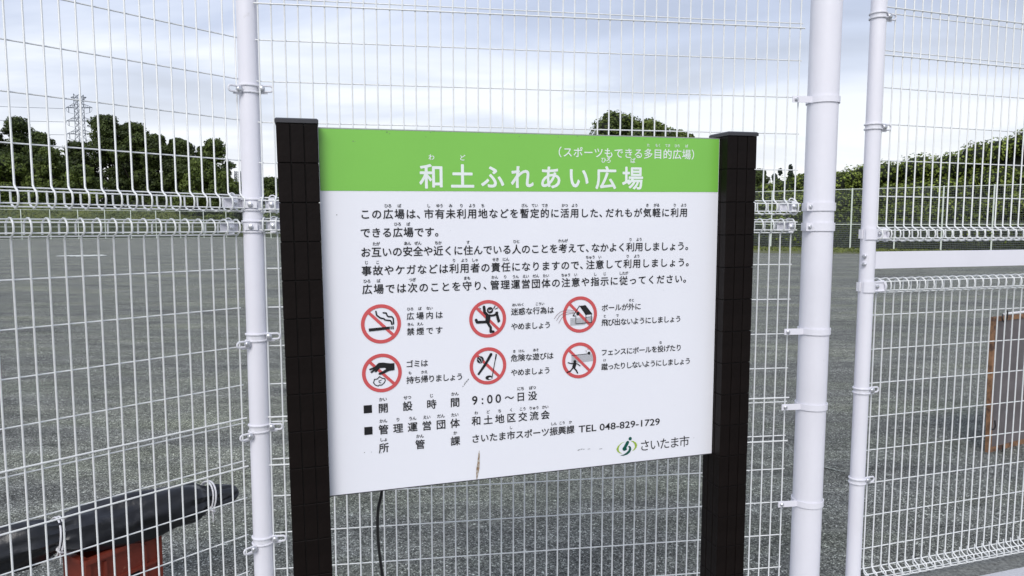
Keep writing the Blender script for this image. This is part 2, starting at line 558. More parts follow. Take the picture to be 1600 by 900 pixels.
def wire_clamp(parent, cx, cy, z, r, sides, tilt=0.0, bh=0.013):
    """wire band round a pole with a looped lug and a round bolt on each given side (local frame: x along fence, -y toward viewer)"""
    e = bpy.data.objects.new('clamp', None)
    COL.objects.link(e); e.parent = parent; e.location = (cx, cy, z)
    for dz in (bh, -bh):
        b_ = MB(); b_.tube(ring_pts(0, 0, dz, r + 0.003, tilt=tilt), 0.0038, 6, closed=True)
        b_.build('band', M['zinc'], e, True)
    st = MB()
    k = 28
    pr = ring_pts(0, 0, 0, r + 0.0012, n=k, tilt=tilt)
    vs = [(x, y, zz - bh - 0.001) for x, y, zz in pr] + [(x, y, zz + bh + 0.001) for x, y, zz in pr]
    st.add(vs, [(i, (i + 1) % k, k + (i + 1) % k, k + i) for i in range(k)])
    st.build('strap', M['zinc'], e, True)
    for sx, dirx, diry, dz in sides:
        u = Vector((dirx, diry, 0)).normalized()
        nv = Vector((u.y, -u.x, 0)) if u.x > 0 else Vector((-u.y, u.x, 0))
        if nv.y > 0: nv = -nv
        base = u * (r + 0.002) + nv * 0.014 + Vector((0, 0, dz))
        lp = []
        Lh, rad = 0.052, 0.011
        lp += [base + Vector((0, 0, rad)), base + u * (Lh - rad) + Vector((0, 0, rad))]
        for q in range(1, 8):
            a = math.pi / 2 - math.pi * q / 8
            lp.append(base + u * (Lh - rad + rad * math.cos(a)) + Vector((0, 0, rad * math.sin(a))))
        lp += [base + u * (Lh - rad) - Vector((0, 0, rad)), base - Vector((0, 0, rad))]
        b_ = MB(); b_.tube(lp, 0.0040, 6); b_.build('loop', M['zinc'], e, True)
        b_ = MB()
        c0 = base + u * 0.010
        b_.tube([c0 + nv * 0.0, c0 + nv * 0.009, c0 + nv * 0.0125, c0 + nv * 0.014], [0.0125, 0.0125, 0.0095, 0.004], 14)
        b_.build('bolt', M['bolt'], e, True)
        b_ = MB()
        rotm = Matrix((u, nv, (0, 0, 1))).transposed()
        b_.box(base + u * 0.014 - nv * 0.004 + Vector((0, 0, -0.014)), (0.034, 0.004, 0.012), rotm)
        b_.build('plate', M['zinc'], e)
    return e


def strap_clamp(parent, cx, cy, z, r, tail, hgt=0.026, yoff=-0.012):
    """flat steel strap round the thick pole with a straight tail toward -x carrying a bolt"""
    e = bpy.data.objects.new('clamp', None)
    COL.objects.link(e); e.parent = parent; e.location = (cx, cy, z)
    st = MB()
    k = 40
    ring = []
    yt = yoff
    a_end = math.asin(max(-1, min(1, yt / (r + 0.0015))))
    # from the tail join on the left front, round the front, right and back to the left rear
    a0 = math.pi - a_end
    pts = [(-r - tail, yt), (-r - tail * 0.5, yt), (-(r + 0.0015) * math.cos(a_end) - 0.010, yt)]
    for q in range(k + 1):
        a = a0 + (2 * math.pi - 0.25) * q / k
        pts.append(((r + 0.0022) * math.cos(a), (r + 0.0022) * math.sin(a)))
    vs, fs = [], []
    for i, (x, y) in enumerate(pts):
        if i < 3:
            ox, oy = 0, -0.0035
        else:
            l_ = math.hypot(x, y); ox, oy = x / l_ * 0.0035, y / l_ * 0.0035
        vs += [(x, y, -hgt / 2), (x, y, hgt / 2), (x + ox, y + oy, hgt / 2), (x + ox, y + oy, -hgt / 2)]
    for i in range(len(pts) - 1):
        for q in range(4):
            fs.append((i * 4 + q, i * 4 + (q + 1) % 4, (i + 1) * 4 + (q + 1) % 4, (i + 1) * 4 + q))
    fs += [(0, 1, 2, 3), tuple(len(vs) - 4 + q for q in (3, 2, 1, 0))]
    st.add(vs, fs)
    st.build('strap', M['paint'], e, True)
    b_ = MB()
    c0 = Vector((-r - tail + 0.016, yt - 0.004, 0))
    b_.tube([c0, c0 + Vector((0, -0.006, 0)), c0 + Vector((0, -0.009, 0))], [0.0085, 0.0085, 0.005], 12)
    b_.build('bolt', M['bolt'], e, True)
    return e


def bead_bracket(parent, s, d, z, sx, L_=0.075):
    """channel bracket inside a bead with a round-headed bolt and wrap plate"""
    e = bpy.data.objects.new('bead_bracket', None)
    COL.objects.link(e); e.parent = parent; e.location = (s, -d, z)
    b_ = MB()
    b_.box((0, 0.010, 0), (L_, 0.004, 0.034)); b_.box((0, 0.004, 0.017), (L_, 0.014, 0.003)); b_.box((0, 0.004, -0.017), (L_, 0.014, 0.003))
    b_.build('channel', M['zinc'], e)
    b_ = MB(); b_.box((sx * 0.010, -0.026, 0.0), (0.022, 0.003, 0.044)); b_.box((sx * 0.010, -0.016, 0.0235), (0.022, 0.023, 0.003)); b_.box((sx * 0.010, -0.016, -0.0235), (0.022, 0.023, 0.003))
    b_.build('plate', M['zinc'], e)
    b_ = MB(); b_.tube([(sx * 0.010, -0.0275, 0), (sx * 0.010, -0.034, 0), (sx * 0.010, -0.037, 0)], [0.010, 0.0095, 0.005], 14)
    b_.build('bolt', M['bolt'], e, True)
    b_ = MB(); b_.tube([(sx * 0.010 + 0.012 * math.cos(a), -0.004, 0.028 + 0.009 * math.sin(a)) for a in [k * math.pi / 8 for k in range(9)]], 0.0024, 5)
    b_.build('hook', M['zinc'], e, True)
    return e


def pole(parent, name, x, y, r, z0, z1, n=40):
    b_ = MB()
    b_.tube([(x, y, z0), (x, y, z1)], r, n)
    o = b_.build(name, M['paint'], parent, True)
    c = MB()
    c.tube([(x, y, z1), (x, y, z1 + 0.012), (x, y, z1 + 0.022)], [r + 0.004, r + 0.003, r * 0.5], n)
    c.build('pole_cap', M['paint'], o, True)
    return o


PV = 0.1567


def fence_frame(name, X0, Y0, a):
    return empty(name, loc=(X0, Y0, 0), rz=math.pi / 2 - a)


# left wing: wires 0..15 of the photograph are s = 0 .. .75, the panel runs on to the left
fl = fence_frame('mesh_fence', -1.553, 2.2163, 0.6999)
tag(fl, 'white welded mesh fence wing running toward the viewer on the left', 'fence', 'white mesh fence sections along the field')
NL = 40
hL = 0.5669
pl = panel(fl, 0.75 - 0.05 * (NL - 1), NL, [hL + PV * k for k in range(-2, 7)], [hL + PV * 3 - 0.022, hL + PV * 4 + 0.022], [('foot', 0.117, 0.057)], hL + PV * 6 + 0.03, None)
lows = [-0.1728 - PV * k for k in range(0, 10)]
pl2 = panel(fl, 0.735 - 0.05 * (NL - 1), NL, lows, [lows[4] + 0.022, lows[5] - 0.022], [('top', 0.018, -0.038), ('foot', -1.705, -1.760)], None, None, d0=-0.045 + 0.03)
# central section
fc = fence_frame('mesh_fence', -0.98, 2.7967, 1.4216)
tag(fc, 'white welded mesh fence section behind the notice board between two poles', 'fence', 'white mesh fence sections along the field')
hC = 0.7141
panel(fc, 0.0, 46, [hC + PV * k for k in range(-3, 6)], [hC + PV - 0.022, hC + PV * 2 + 0.022], [('foot', 0.108, 0.052)], hC + PV * 5 + 0.03, None)
lowc = [-1.1128 + PV * k for k in range(6, -4, -1)]
panel(fc, -0.002, 46, lowc, [-1.1128 + 2 * PV + 0.022, -1.1128 + PV - 0.022], [('top', 0.026, -0.031), ('foot', -1.705, -1.760)], None, None, d0=-0.018)
# right wing
fr = fence_frame('mesh_fence', 1.6067, 3.1205, 1.2575)
tag(fr, 'white welded mesh fence wing on the right with a flat white rail', 'fence', 'white mesh fence sections along the field')
hR = 0.7559
panel(fr, 0.0, 46, [hR + PV * k for k in range(-4, 6)], [hR - 0.022, hR + PV + 0.022], [('foot', -0.008, -0.064)], hR + PV * 5 + 0.03, None)
lowr = [-1.499 + PV * k for k in range(0, 8)]
panel(fr, 0.040, 45, lowr, [], [('top', -0.238, -0.300), ('foot', -1.596, -1.652)], None, None, d0=-0.027)


def to_local(fr_, X, Y):
    v = Vector((X, Y, 0)) - Vector(fr_.location)
    a = -fr_.rotation_euler.z
    return (v.x * math.cos(a) - v.y * math.sin(a), v.x * math.sin(a) + v.y * math.cos(a))


# thin pole between the left wing and the centre
lx, ly = to_local(fc, -1.029, 2.812)
RP = 0.0385
pole(fc, 'pole', lx, ly, RP, 0, EYE + 1.62)
wl = Vector((math.sin(0.6999), math.cos(0.6999), 0))           # direction of the left wing in world
rotc = -(math.pi / 2 - 1.4216)
dl = Matrix.Rotation(rotc, 3, 'Z') @ (-wl)
for z, dz in ((0.527, -0.006), (-0.448, -0.022), (-0.820, -0.024), (-1.292, -0.022)):
    wire_clamp(fc, lx, ly, EYE + z, RP, [(1, 1, 0, 0.003), (-1, dl.x, dl.y, dz)], tilt=0.0)
for z in (0.080, -0.006):
    e = wire_clamp(fc, lx, ly, EYE + z, RP, [], bh=0.021)
    b_ = MB(); b_.tube([(0.0, -RP - 0.004, 0), (0.0, -RP - 0.012, 0), (0, -RP - 0.014, 0)], [0.010, 0.0095, 0.005], 14); b_.build('bolt', M['bolt'], e, True)
    b_ = MB(); b_.box((0.0, -RP - 0.003, 0), (0.05, 0.005, 0.026)); b_.build('plate', M['zinc'], e)
bead_bracket(fc, 0.045, 0.0, EYE + 0.080, -1)
bead_bracket(fc, 0.045, -0.018, EYE - 0.003, -1)
bead_bracket(fl, 0.725, 0.0, EYE + 0.087, -1)
bead_bracket(fl, 0.715, -0.015, EYE - 0.010, -1)

# thick pole at the right end of the centre
bx, by = to_local(fc, 1.362, 3.149)
RB = 0.0645
pole(fc, 'pole', bx, by, RB, 0, EYE + 1.7, 48)
for z in (0.545, -0.470, -0.812, -1.262):
    strap_clamp(fc, bx, by, EYE + z, RB, 0.092, 0.027, -0.022)
for z in (0.083, -0.005):
    strap_clamp(fc, bx, by, EYE + z, RB, 0.018, 0.036, -0.040)
    bead_bracket(fc, 2.225, 0.0 if z > 0.04 else -0.018, EYE + z, 1)

# right post
rx, ry = to_local(fr, 1.567, 3.107)
RR = 0.0315
pole(fr, 'post', rx, ry, RR, 0, EYE + 1.62)
for z in (0.893, 0.427, -0.734, -1.149):
    wire_clamp(fr, rx, ry, EYE + z, RR, [(1, 1, 0.05, 0.0)], bh=0.010)
for z in (-0.036, -0.268):
    e = bpy.data.objects.new('clamp', None); COL.objects.link(e); e.parent = fr; e.location = (rx, ry, EYE + z)
    b_ = MB()
    pr = ring_pts(0, 0, 0, RR + 0.002, math.radians(-150), math.radians(10), 18)
    vs = []
    for x, y, zz in pr:
        l_ = math.hypot(x, y)
        vs += [(x, y, -0.024), (x, y, 0.024), (x * (1 + 0.004 / l_), y * (1 + 0.004 / l_), 0.024), (x * (1 + 0.004 / l_), y * (1 + 0.004 / l_), -0.024)]
    fs = [(i * 4 + q, i * 4 + (q + 1) % 4, (i + 1) * 4 + (q + 1) % 4, (i + 1) * 4 + q) for i in range(len(pr) - 1) for q in range(4)] + [(0, 1, 2, 3), (len(vs) - 1, len(vs) - 2, len(vs) - 3, len(vs) - 4)]
    b_.add(vs, fs); b_.box((RR + 0.030, -0.012, 0), (0.064, 0.004, 0.046)); b_.box((RR + 0.030, -0.016, 0.020), (0.064, 0.005, 0.004)); b_.box((RR + 0.030, -0.016, -0.020), (0.064, 0.005, 0.004))
    b_.build('strap', M['paint'], e)
    b_ = MB(); b_.tube([(RR + 0.012, -0.014, 0), (RR + 0.012, -0.023, 0), (RR + 0.012, -0.026, 0)], [0.0085, 0.0085, 0.004], 12); b_.build('bolt', M['bolt'], e, True)
    b_ = MB(); b_.tube([(RR + 0.050 + 0.001 * k, 0.002 + 0.024 * math.cos(k * math.pi / 8), 0.024 * math.sin(k * math.pi / 8)) for k in range(16)], 0.0055, 6, closed=True); b_.build('ring', M['zinc'], e, True)
    b_ = MB(); b_.box((-RR - 0.006, 0.004, 0), (0.008, 0.018, 0.040)); b_.build('plate', M['zinc'], e)
for z in (-0.133, -0.168):
    b_ = MB(); b_.tube([(rx - RR + 0.004, ry - 0.014, EYE + z), (rx - RR - 0.006, ry - 0.020, EYE + z), (rx - RR - 0.009, ry - 0.022, EYE + z)], [0.009, 0.009, 0.005], 12); b_.build('bolt', M['bolt'], fr, True)
b_ = MB(); b_.box((rx + RR + 1.15, ry - 0.0, EYE - 0.1515), (2.30, 0.030, 0.074)); b_.build('rail', M['paint'], fr)

# concrete curbs under the three runs: a mortar strip under the mesh and pale edge blocks in front
for f_, s0, s1, kk, top_, lab_ in ((fl, -2.4, 0.78, 'left', 0.025, 'low concrete curb of grey blocks under the left mesh wing'), (fc, -0.06, 2.55, 'centre', 0.025, 'low concrete curb of grey blocks below the central mesh section'), (fr, -0.05, 2.6, 'right', 0.120, 'pale concrete curb under the right mesh wing at the bottom right corner')):
    root_ = empty('curb', loc=f_.location[:], rz=f_.rotation_euler.z)
    tag(root_, lab_, None, None, 'structure')
    b2 = MB(); b2.box(((s0 + s1) / 2, 0.010, (top_ - 0.010 - 0.3) / 2), (s1 - s0, 0.14, top_ - 0.010 + 0.3)); b2.build('mortar_strip', M['mortar'], root_)
    q = 0
    while s0 + q * 0.6 < s1 - 0.05:
        a0 = s0 + q * 0.6 + 0.002
        a1 = min(s0 + (q + 1) * 0.6 - 0.002, s1)
        prof = [(-0.24, -0.3), (-0.24, top_ - 0.014), (-0.226, top_), (-0.068, top_), (-0.061, top_ - 0.006), (-0.061, -0.3)]
        b2 = MB()
        vs = [(a0, y, z) for y, z in prof] + [(a1, y, z) for y, z in prof]
        b2.add(vs, [(k, (k + 1) % 6, 6 + (k + 1) % 6, 6 + k) for k in range(6)] + [(0, 1, 2, 3, 4, 5), (11, 10, 9, 8, 7, 6)])
        b2.build('curb_block', M['concrete'], root_)
        q += 1

# ------------------------------------------------------------------ notice board
O_ = Vector((-0.5109367, 1.88042103, 0.25420365 + EYE))
A_ = Vector((0.96090485, 0.2766658, 0.01085942))
B_ = Vector((-0.00628519, -0.01741042, 0.99994103))
A_.normalize(); B_ = (B_ - A_ * B_.dot(A_)).normalized()
Nb = B_.cross(A_) * -1           # A x B = toward viewer is -Y side
back = -(A_.cross(B_))
if back.y < 0: back = -back
base_off = 2.05
Mx = Matrix((A_, back, B_)).transposed().to_4x4()
Mx.translation = O_ - B_ * base_off
board_root = empty('notice_board', mtx=Mx)
tag(board_root, 'white and green Japanese park notice board on two dark tiled posts', 'notice board')
H0 = base_off     # local z of the board's top edge


def hz(v): return H0 + v


bb = MB(); bb.box((0.600, 0.0105, hz(-0.5015)), (1.200, 0.020, 1.003))
board = bb.build('board', M['board'], board_root)
tm = MB()
tm.box((0.6, 0.0105, hz(0.0012)), (1.2, 0.022, 0.0024)); tm.build('top_trim', M['trim'], board)
tm = MB(); tm.box((0.6, 0.0105, hz(-1.0042)), (1.2, 0.022, 0.0024)); tm.build('bottom_trim', M['cap'], board)


def sheet(name, rects, d, material, parent):
    mb_ = MB()
    for x0, y0, x1, y1 in rects:
        mb_.add([(x0, -d, hz(y0)), (x1, -d, hz(y0)), (x1, -d, hz(y1)), (x0, -d, hz(y1))], [(0, 1, 2, 3)])
    return mb_.build(name, material, parent)


sheet('header_band', [(0.0015, -0.163, 1.1985, -0.0008)], 0.0004, M['green'], board)

GL = {}


def glyph(ch, off):
    k = (ch, off)
    if k in GL: return GL[k]
    c = bpy.data.curves.new('glyph', 'FONT')
    c.body = ch; c.size = 1; c.resolution_u = 3; c.offset = off
    o = bpy.data.objects.new('glyph', c)
    COL.objects.link(o)
    dg = bpy.context.evaluated_depsgraph_get()
    me_ = bpy.data.meshes.new_from_object(o.evaluated_get(dg))
    v = [(p.co.x, p.co.y) for p in me_.vertices]
    f = [tuple(p.vertices) for p in me_.polygons]
    bpy.data.objects.remove(o); bpy.data.curves.remove(c); bpy.data.meshes.remove(me_)
    GL[k] = (v, f)
    return GL[k]


SH = [(0, 0), (1, 0), (-1, 0), (0, 1), (0, -1), (0.7, 0.7), (-0.7, 0.7), (0.7, -0.7), (-0.7, -0.7)]


def put(mb_, ch, cx, cy, em, off, cell=0.5, d=0.0008, sx=1.0):
    """a glyph; off is the extra pen width (in em), laid down as slightly shifted copies"""
    v, f = glyph(ch, 0)
    for k, (a, b2) in enumerate(SH if off else SH[:1]):
        mb_.add([(cx + (x + a * off - cell) * em * sx, -d - 0.00003 * k, hz(cy + (y + b2 * off - 0.38) * em)) for x, y in v], f)


def parse(s):
    o, i = [], 0
    while i < len(s):
        if s[i] == '{':
            j = s.index('}', i)
            a, b2 = s[i + 1:j].split('|')
            o.append((a, b2)); i = j + 1
        else:
            o.append((s[i], None)); i += 1
    return o


def line(s, x0, y, pitch, em, rub=0.0225, rem=0.0108, off=0.015, material='ink', mode='left', roff=0.018, half=0.62):
    """x0: left edge of the first cell; one text line with its small readings above"""
    mb_ = MB()
    x = x0
    for a, rb_ in parse(s):
        xs = x
        for ch in a:
            if ch in '、。':
                put(mb_, ch, x + em * 0.5, y, em, off); x += pitch * half
            elif ch in '（）':
                put(mb_, ch, x + (em * 0.0 if ch == '（' else em * 0.5), y, em, off); x += pitch * 0.55
            else:
                put(mb_, ch, x + pitch * 0.5, y, em, off); x += pitch
        if rb_:
            cxr = (xs + x) / 2
            n_ = len(rb_)
            adv = rem * (0.92 if n_ > 1 else 1)
            for q, c_ in enumerate(rb_):
                small = c_ in 'ゃゅょっ'
                put(mb_, c_, cxr + (q - (n_ - 1) / 2) * adv, y + rub, rem, roff)
    return mb_.build('lettering', M[material], board)


mm = 0.001
line('{和|わ}{土|ど}ふれあい{広|ひろ}{場|ば}', 0.2566, -0.1225, 0.0867, 0.0710, 0.052, 0.0175, 0.020, 'white_ink', roff=0.018)
line('（スポーツもできる{多|た}{目|もく}{的|てき}{広|ひろ}{場|ば}）', 0.6655, -0.0495, 0.0322, 0.0315, 0.0255, 0.0100, 0.010, 'white_ink', half=0.6)
EM = 0.0285
line('この{広|ひろ}{場|ば}は、{市|し}{有|ゆう}{未|み}{利|り}{用|よう}{地|ち}などを{暫|ざん}{定|てい}{的|てき}に{活|かつ}{用|よう}した、だれもが{気|き}{軽|がる}に{利|り}{用|よう}', 0.1010, -0.2255, 0.03085, EM)
line('できる{広|ひろ}{場|ば}です。', 0.1010, -0.2755, 0.0292, EM)
line('お{互|たが}いの{安|あん}{全|ぜん}や{近|ちか}くに{住|す}んでいる{人|ひと}のことを{考|かんが}えて、なかよく{利|り}{用|よう}しましょう。', 0.1010, -0.3285, 0.02850, EM)
line('{事|じ}{故|こ}やケガなどは{利|り}{用|よう}{者|しゃ}の{責|せき}{任|にん}になりますので、{注|ちゅう}{意|い}して{利|り}{用|よう}しましょう。', 0.1010, -0.3790, 0.03035, EM)
line('{広|ひろ}{場|ば}では{次|つぎ}のことを{守|まも}り、{管|かん}{理|り}{運|うん}{営|えい}{団|だん}{体|たい}の{注|ちゅう}{意|い}や{指|し}{示|じ}に{従|したが}ってください。', 0.1010, -0.4300, 0.03105, EM)
E2 = 0.0222
line('{広|ひろ}{場|ば}{内|ない}は', 0.2330 - 0.0135, -0.5095, 0.0270, E2, 0.0205, 0.0100, 0.013)
line('{禁|きん}{煙|えん}です', 0.2330 - 0.0135, -0.5530, 0.0268, E2, 0.0205, 0.0100, 0.013)
line('ゴミは', 0.2175, -0.6450, 0.0208, E2, off=0.013)
line('{持|も}ち{帰|かえ}りましょう', 0.2185, -0.6910, 0.0203, E2, 0.0205, 0.0100, 0.013)
line('{迷惑|めいわく}な{行為|こうい}は', 0.5250, -0.5100, 0.0222, E2, 0.0200, 0.0100, 0.013)
line('やめましょう', 0.5255, -0.5537, 0.0204, E2, off=0.013)
line('{危|き}{険|けん}な{遊|あそ}びは', 0.5235, -0.6470, 0.0222, E2, 0.0200, 0.0100, 0.013)
line('やめましょう', 0.5240, -0.6905, 0.0204, E2, off=0.013)
line('ボールが{外|そと}に', 0.8090, -0.5110, 0.0220, E2, 0.0200, 0.0100, 0.013)
line('{飛|と}び{出|で}ないようにしましょう', 0.8100, -0.5558, 0.0207, E2, 0.0200, 0.0100, 0.013)
line('フェンスにボールを{投|な}げたり', 0.8088, -0.6475, 0.0211, E2, 0.0200, 0.0100, 0.013)
line('{蹴|け}ったりしないようにしましょう', 0.8110, -0.6922, 0.0203, E2, 0.0200, 0.0100, 0.013)
E3 = 0.0290
sheet('bullet_square', [(0.0980, -0.7765, 0.1205, -0.7540)], 0.0008, M['ink'], board)
sheet('bullet_square', [(0.0980, -0.8385, 0.1205, -0.8160)], 0.0008, M['ink'], board)
line('{開|かい}{設|せつ}{時|じ}{間|かん}', 0.1516 - 0.0341, -0.7655, 0.0682, E3, 0.0250, 0.0118)
line('{管|かん}{理|り}{運|うん}{営|えい}{団|だん}{体|たい}', 0.1511 - 0.0204, -0.8272, 0.0408, E3, 0.0250, 0.0118)
line('{所|しょ}{管|かん}{課|か}', 0.1507 - 0.0512, -0.8800, 0.1024, E3, 0.0240, 0.0118)
mb_ = MB()
for ch, cx in (('9', 414.4), (':', 437.5), ('0', 459.5), ('0', 485.0)):
    v, f = glyph(ch, 0)
    wch = (min(p[0] for p in v) + max(p[0] for p in v)) / 2
    mb_ = MB()
    for k, (a, b2) in enumerate(SH):
        mb_.add([(cx * mm + (x + a * 0.012 - wch) * 0.036, -0.0008 - 0.00003 * k, hz(-0.7645 + (y + b2 * 0.012 - 0.345) * 0.036)) for x, y in v], f)
    mb_.build('lettering', M['ink'], board)
mb_ = MB()
put(mb_, '～', 0.5187, -0.7645, 0.030, 0.012)
mb_.build('lettering', M['ink'], board)
line('{日|にち}{没|ぼつ}', 0.5539 - 0.0183, -0.7645, 0.0365, E3, 0.0245, 0.0118)
line('{和|わ}{土|ど}{地|ち}{区|く}{交|こう}{流|りゅう}{会|かい}', 0.4184 - 0.0176, -0.8258, 0.0353, E3, 0.0240, 0.0112)
line('さいたま{市|し}スポーツ{振|しん}{興|こう}{課|か}', 0.4159 - 0.0134, -0.8790, 0.0268, 0.0270, 0.0235, 0.0105)


def latin(s, x0, x1, y, em, off=0.009):
    c = bpy.data.curves.new('latin', 'FONT'); c.body = s; c.size = 1; c.resolution_u = 3; c.offset = off
    o = bpy.data.objects.new('latin', c); COL.objects.link(o)
    dg = bpy.context.evaluated_depsgraph_get()
    me_ = bpy.data.meshes.new_from_object(o.evaluated_get(dg))
    xs = [p.co.x for p in me_.vertices]
    a, b2 = min(xs), max(xs)
    mb2 = MB()
    mb2.add([(x0 + (p.co.x - a) / (b2 - a) * (x1 - x0), -0.0008, hz(y + (p.co.y - 0.35) * em)) for p in me_.vertices], [tuple(p.vertices) for p in me_.polygons])
    bpy.data.objects.remove(o); bpy.data.curves.remove(c); bpy.data.meshes.remove(me_)
    mb2.build('lettering', M['ink'], board)


latin('TEL 048-829-1729', 0.7376, 1.0111, -0.8802, 0.0300)
line('さいたま市', 0.9606 - 0.0174, -0.9530, 0.0347, 0.0385, off=0.0)


# pictograms, drawn in units of the ring radius
class Pic:
    def __init__(self, cx, cy, R, name):
        self.cx, self.cy, self.R = cx, cy, R
        self.root = bpy.data.objects.new(name, None)
        COL.objects.link(self.root); self.root.parent = board
        self.layers = {}

    def _mb(self, layer):
        return self.layers.setdefault(layer, MB())

    def P(self, x, y, lay):
        return (self.cx + x * self.R, -LAYD[lay], hz(self.cy + y * self.R))

    def poly(self, pts, lay='black'):
        tri = tessellate_polygon([[Vector((x, y, 0)) for x, y in pts]])
        self._mb(lay).add([self.P(x, y, lay) for x, y in pts], [tuple(q) for q in tri])

    def disc(self, x, y, r, lay='black', ry=None, n=24):
        self.poly([(x + r * math.cos(k * 2 * math.pi / n), y + (ry or r) * math.sin(k * 2 * math.pi / n)) for k in range(n)], lay)

    def ring(self, r0, r1, lay='red', n=64):
        vs, fs = [], []
        for k in range(n):
            a = 2 * math.pi * k / n
            vs += [self.P(r0 * math.cos(a), r0 * math.sin(a), lay), self.P(r1 * math.cos(a), r1 * math.sin(a), lay)]
            j = (k + 1) % n
            fs.append((2 * k, 2 * k + 1, 2 * j + 1, 2 * j))
        self._mb(lay).add(vs, fs)

    def stroke(self, pts, wd, lay='black', caps=True):
        for (a, b2) in zip(pts[:-1], pts[1:]):
            d = Vector((b2[0] - a[0], b2[1] - a[1]))
            if d.length < 1e-6: continue
            nn = Vector((-d.y, d.x)).normalized() * wd / 2
            self._mb(lay).add([self.P(a[0] + nn.x, a[1] + nn.y, lay), self.P(b2[0] + nn.x, b2[1] + nn.y, lay), self.P(b2[0] - nn.x, b2[1] - nn.y, lay), self.P(a[0] - nn.x, a[1] - nn.y, lay)], [(0, 1, 2, 3)])
        if caps:
            base = LAYD[lay]
            for k, p in enumerate(pts):
                LAYD[lay] = base + 0.00002 * (1 + k % 3)
                self.disc(p[0], p[1], wd / 2, lay, n=10)
            LAYD[lay] = base

    def done(self, names):
        for lay, mb2 in self.layers.items():
            mb2.build(names.get(lay, lay), M[LAYM[lay]], self.root)


LAYD = {'grey': 0.0006, 'red': 0.0009, 'black': 0.0013, 'white': 0.0018, 'brown': 0.0020, 'dg': 0.0008, 'lg': 0.0006}
LAYM = {'grey': 'grey_ink', 'red': 'red', 'black': 'ink', 'white': 'board', 'brown': 'brown_ink', 'dg': 'dgreen', 'lg': 'lgreen'}


def conv(cx, cy, R, Ry=None):
    Ry = Ry or R
    return lambda *pts: [((x - cx) / R, (cy - y) / Ry) for x, y in pts]


def prohibition(cx, cy, name):
    p = Pic(cx, cy, 0.0548, name)
    p.ring(0.82, 1.0)
    LAYD['red'] += 0.00005
    p.stroke([(-0.62, 0.62), (0.62, -0.62)], 0.15, 'red', caps=False)
    LAYD['red'] -= 0.00005
    return p


# cigarette
p = prohibition(0.1516, -0.5274, 'no_smoking_symbol'); c = conv(315, 260, 177)
p.poly(c((205, 296), (392, 287), (392, 312), (207, 323)))
p.poly(c((398, 286), (408, 286), (408, 313), (398, 313))); p.poly(c((414, 285), (426, 284), (426, 313), (414, 313)))
p.stroke(c((272, 145), (278, 180), (310, 206), (340, 214), (352, 226), (398, 234), (408, 250), (410, 268)), 0.075)
p.stroke(c((336, 160), (362, 164), (372, 190), (382, 197), (412, 200), (424, 215), (425, 265)), 0.07)
p.done({'red': 'red_ring', 'black': 'cigarette_drawing'})
# hand with litter
p = prohibition(0.1508, -0.6655, 'no_littering_symbol'); c = conv(318, 687, 177)
p.poly(c((430, 603), (395, 604), (330, 592), (290, 592), (255, 625), (205, 643), (208, 656), (245, 648), (213, 671), (224, 682), (262, 658), (252, 675), (268, 676), (300, 641), (345, 640), (356, 652), (330, 668), (288, 686), (286, 698), (300, 703), (335, 694), (380, 672), (430, 667)))
p.stroke(c((250, 740), (275, 738), (295, 718), (318, 735), (341, 740), (345, 758), (333, 780), (310, 797), (290, 795), (280, 804), (255, 792), (240, 770), (250, 740)), 0.045)
p.stroke(c((310, 750), (288, 758), (290, 772), (306, 774)), 0.035)
p.done({'red': 'red_ring', 'black': 'hand_drawing'})
# drunk figure
p = prohibition(0.4555, -0.5275, 'no_nuisance_symbol'); c = conv(238, 215, 161)
p.disc(*c((258, 142))[0], 0.17)
p.poly(c((220, 172), (262, 178), (260, 215), (252, 255), (216, 248)))
p.stroke(c((206, 112), (210, 158), (236, 185)), 0.15)
p.stroke(c((250, 190), (296, 186), (322, 165)), 0.11)
p.poly(c((304, 158), (322, 154), (348, 240), (326, 254), (310, 200)))
p.stroke(c((236, 240), (145, 240), (136, 220)), 0.145)
p.stroke(c((234, 245), (263, 290), (262, 325), (286, 327)), 0.135)
p.stroke(c((290, 128), (302, 108)), 0.05); p.stroke(c((304, 134), (326, 124)), 0.04); p.stroke(c((168, 118), (176, 128)), 0.04)
p.stroke(c((246, 140), (262, 148), (268, 138)), 0.03, 'white'); p.disc(*c((250, 152))[0], 0.02, 'white')
p.done({'red': 'red_ring', 'black': 'figure_drawing', 'white': 'face_drawing'})
# bat, ball, club
p = prohibition(0.4552, -0.6655, 'no_dangerous_play_symbol'); c = conv(240, 625, 161)
p.disc(*c((172, 567))[0], 0.19)
p.poly(c((256, 520), (276, 532), (224, 618), (168, 688), (160, 700), (144, 690), (152, 680), (214, 592)))
p.disc(*c((266, 526))[0], 0.075)
p.stroke(c((312, 530), (272, 735)), 0.045); p.stroke(c((312, 530), (305, 570)), 0.07)
p.disc(*c((246, 727))[0], 0.19, ry=0.12); p.disc(*c((256, 733))[0], 0.09, 'white', ry=0.05)
p.stroke(c((160, 545), (182, 560), (188, 588)), 0.018, 'white'); p.stroke(c((148, 560), (166, 575), (172, 592)), 0.018, 'white')
p.done({'red': 'red_ring', 'black': 'bat_drawing', 'white': 'highlight_drawing'})
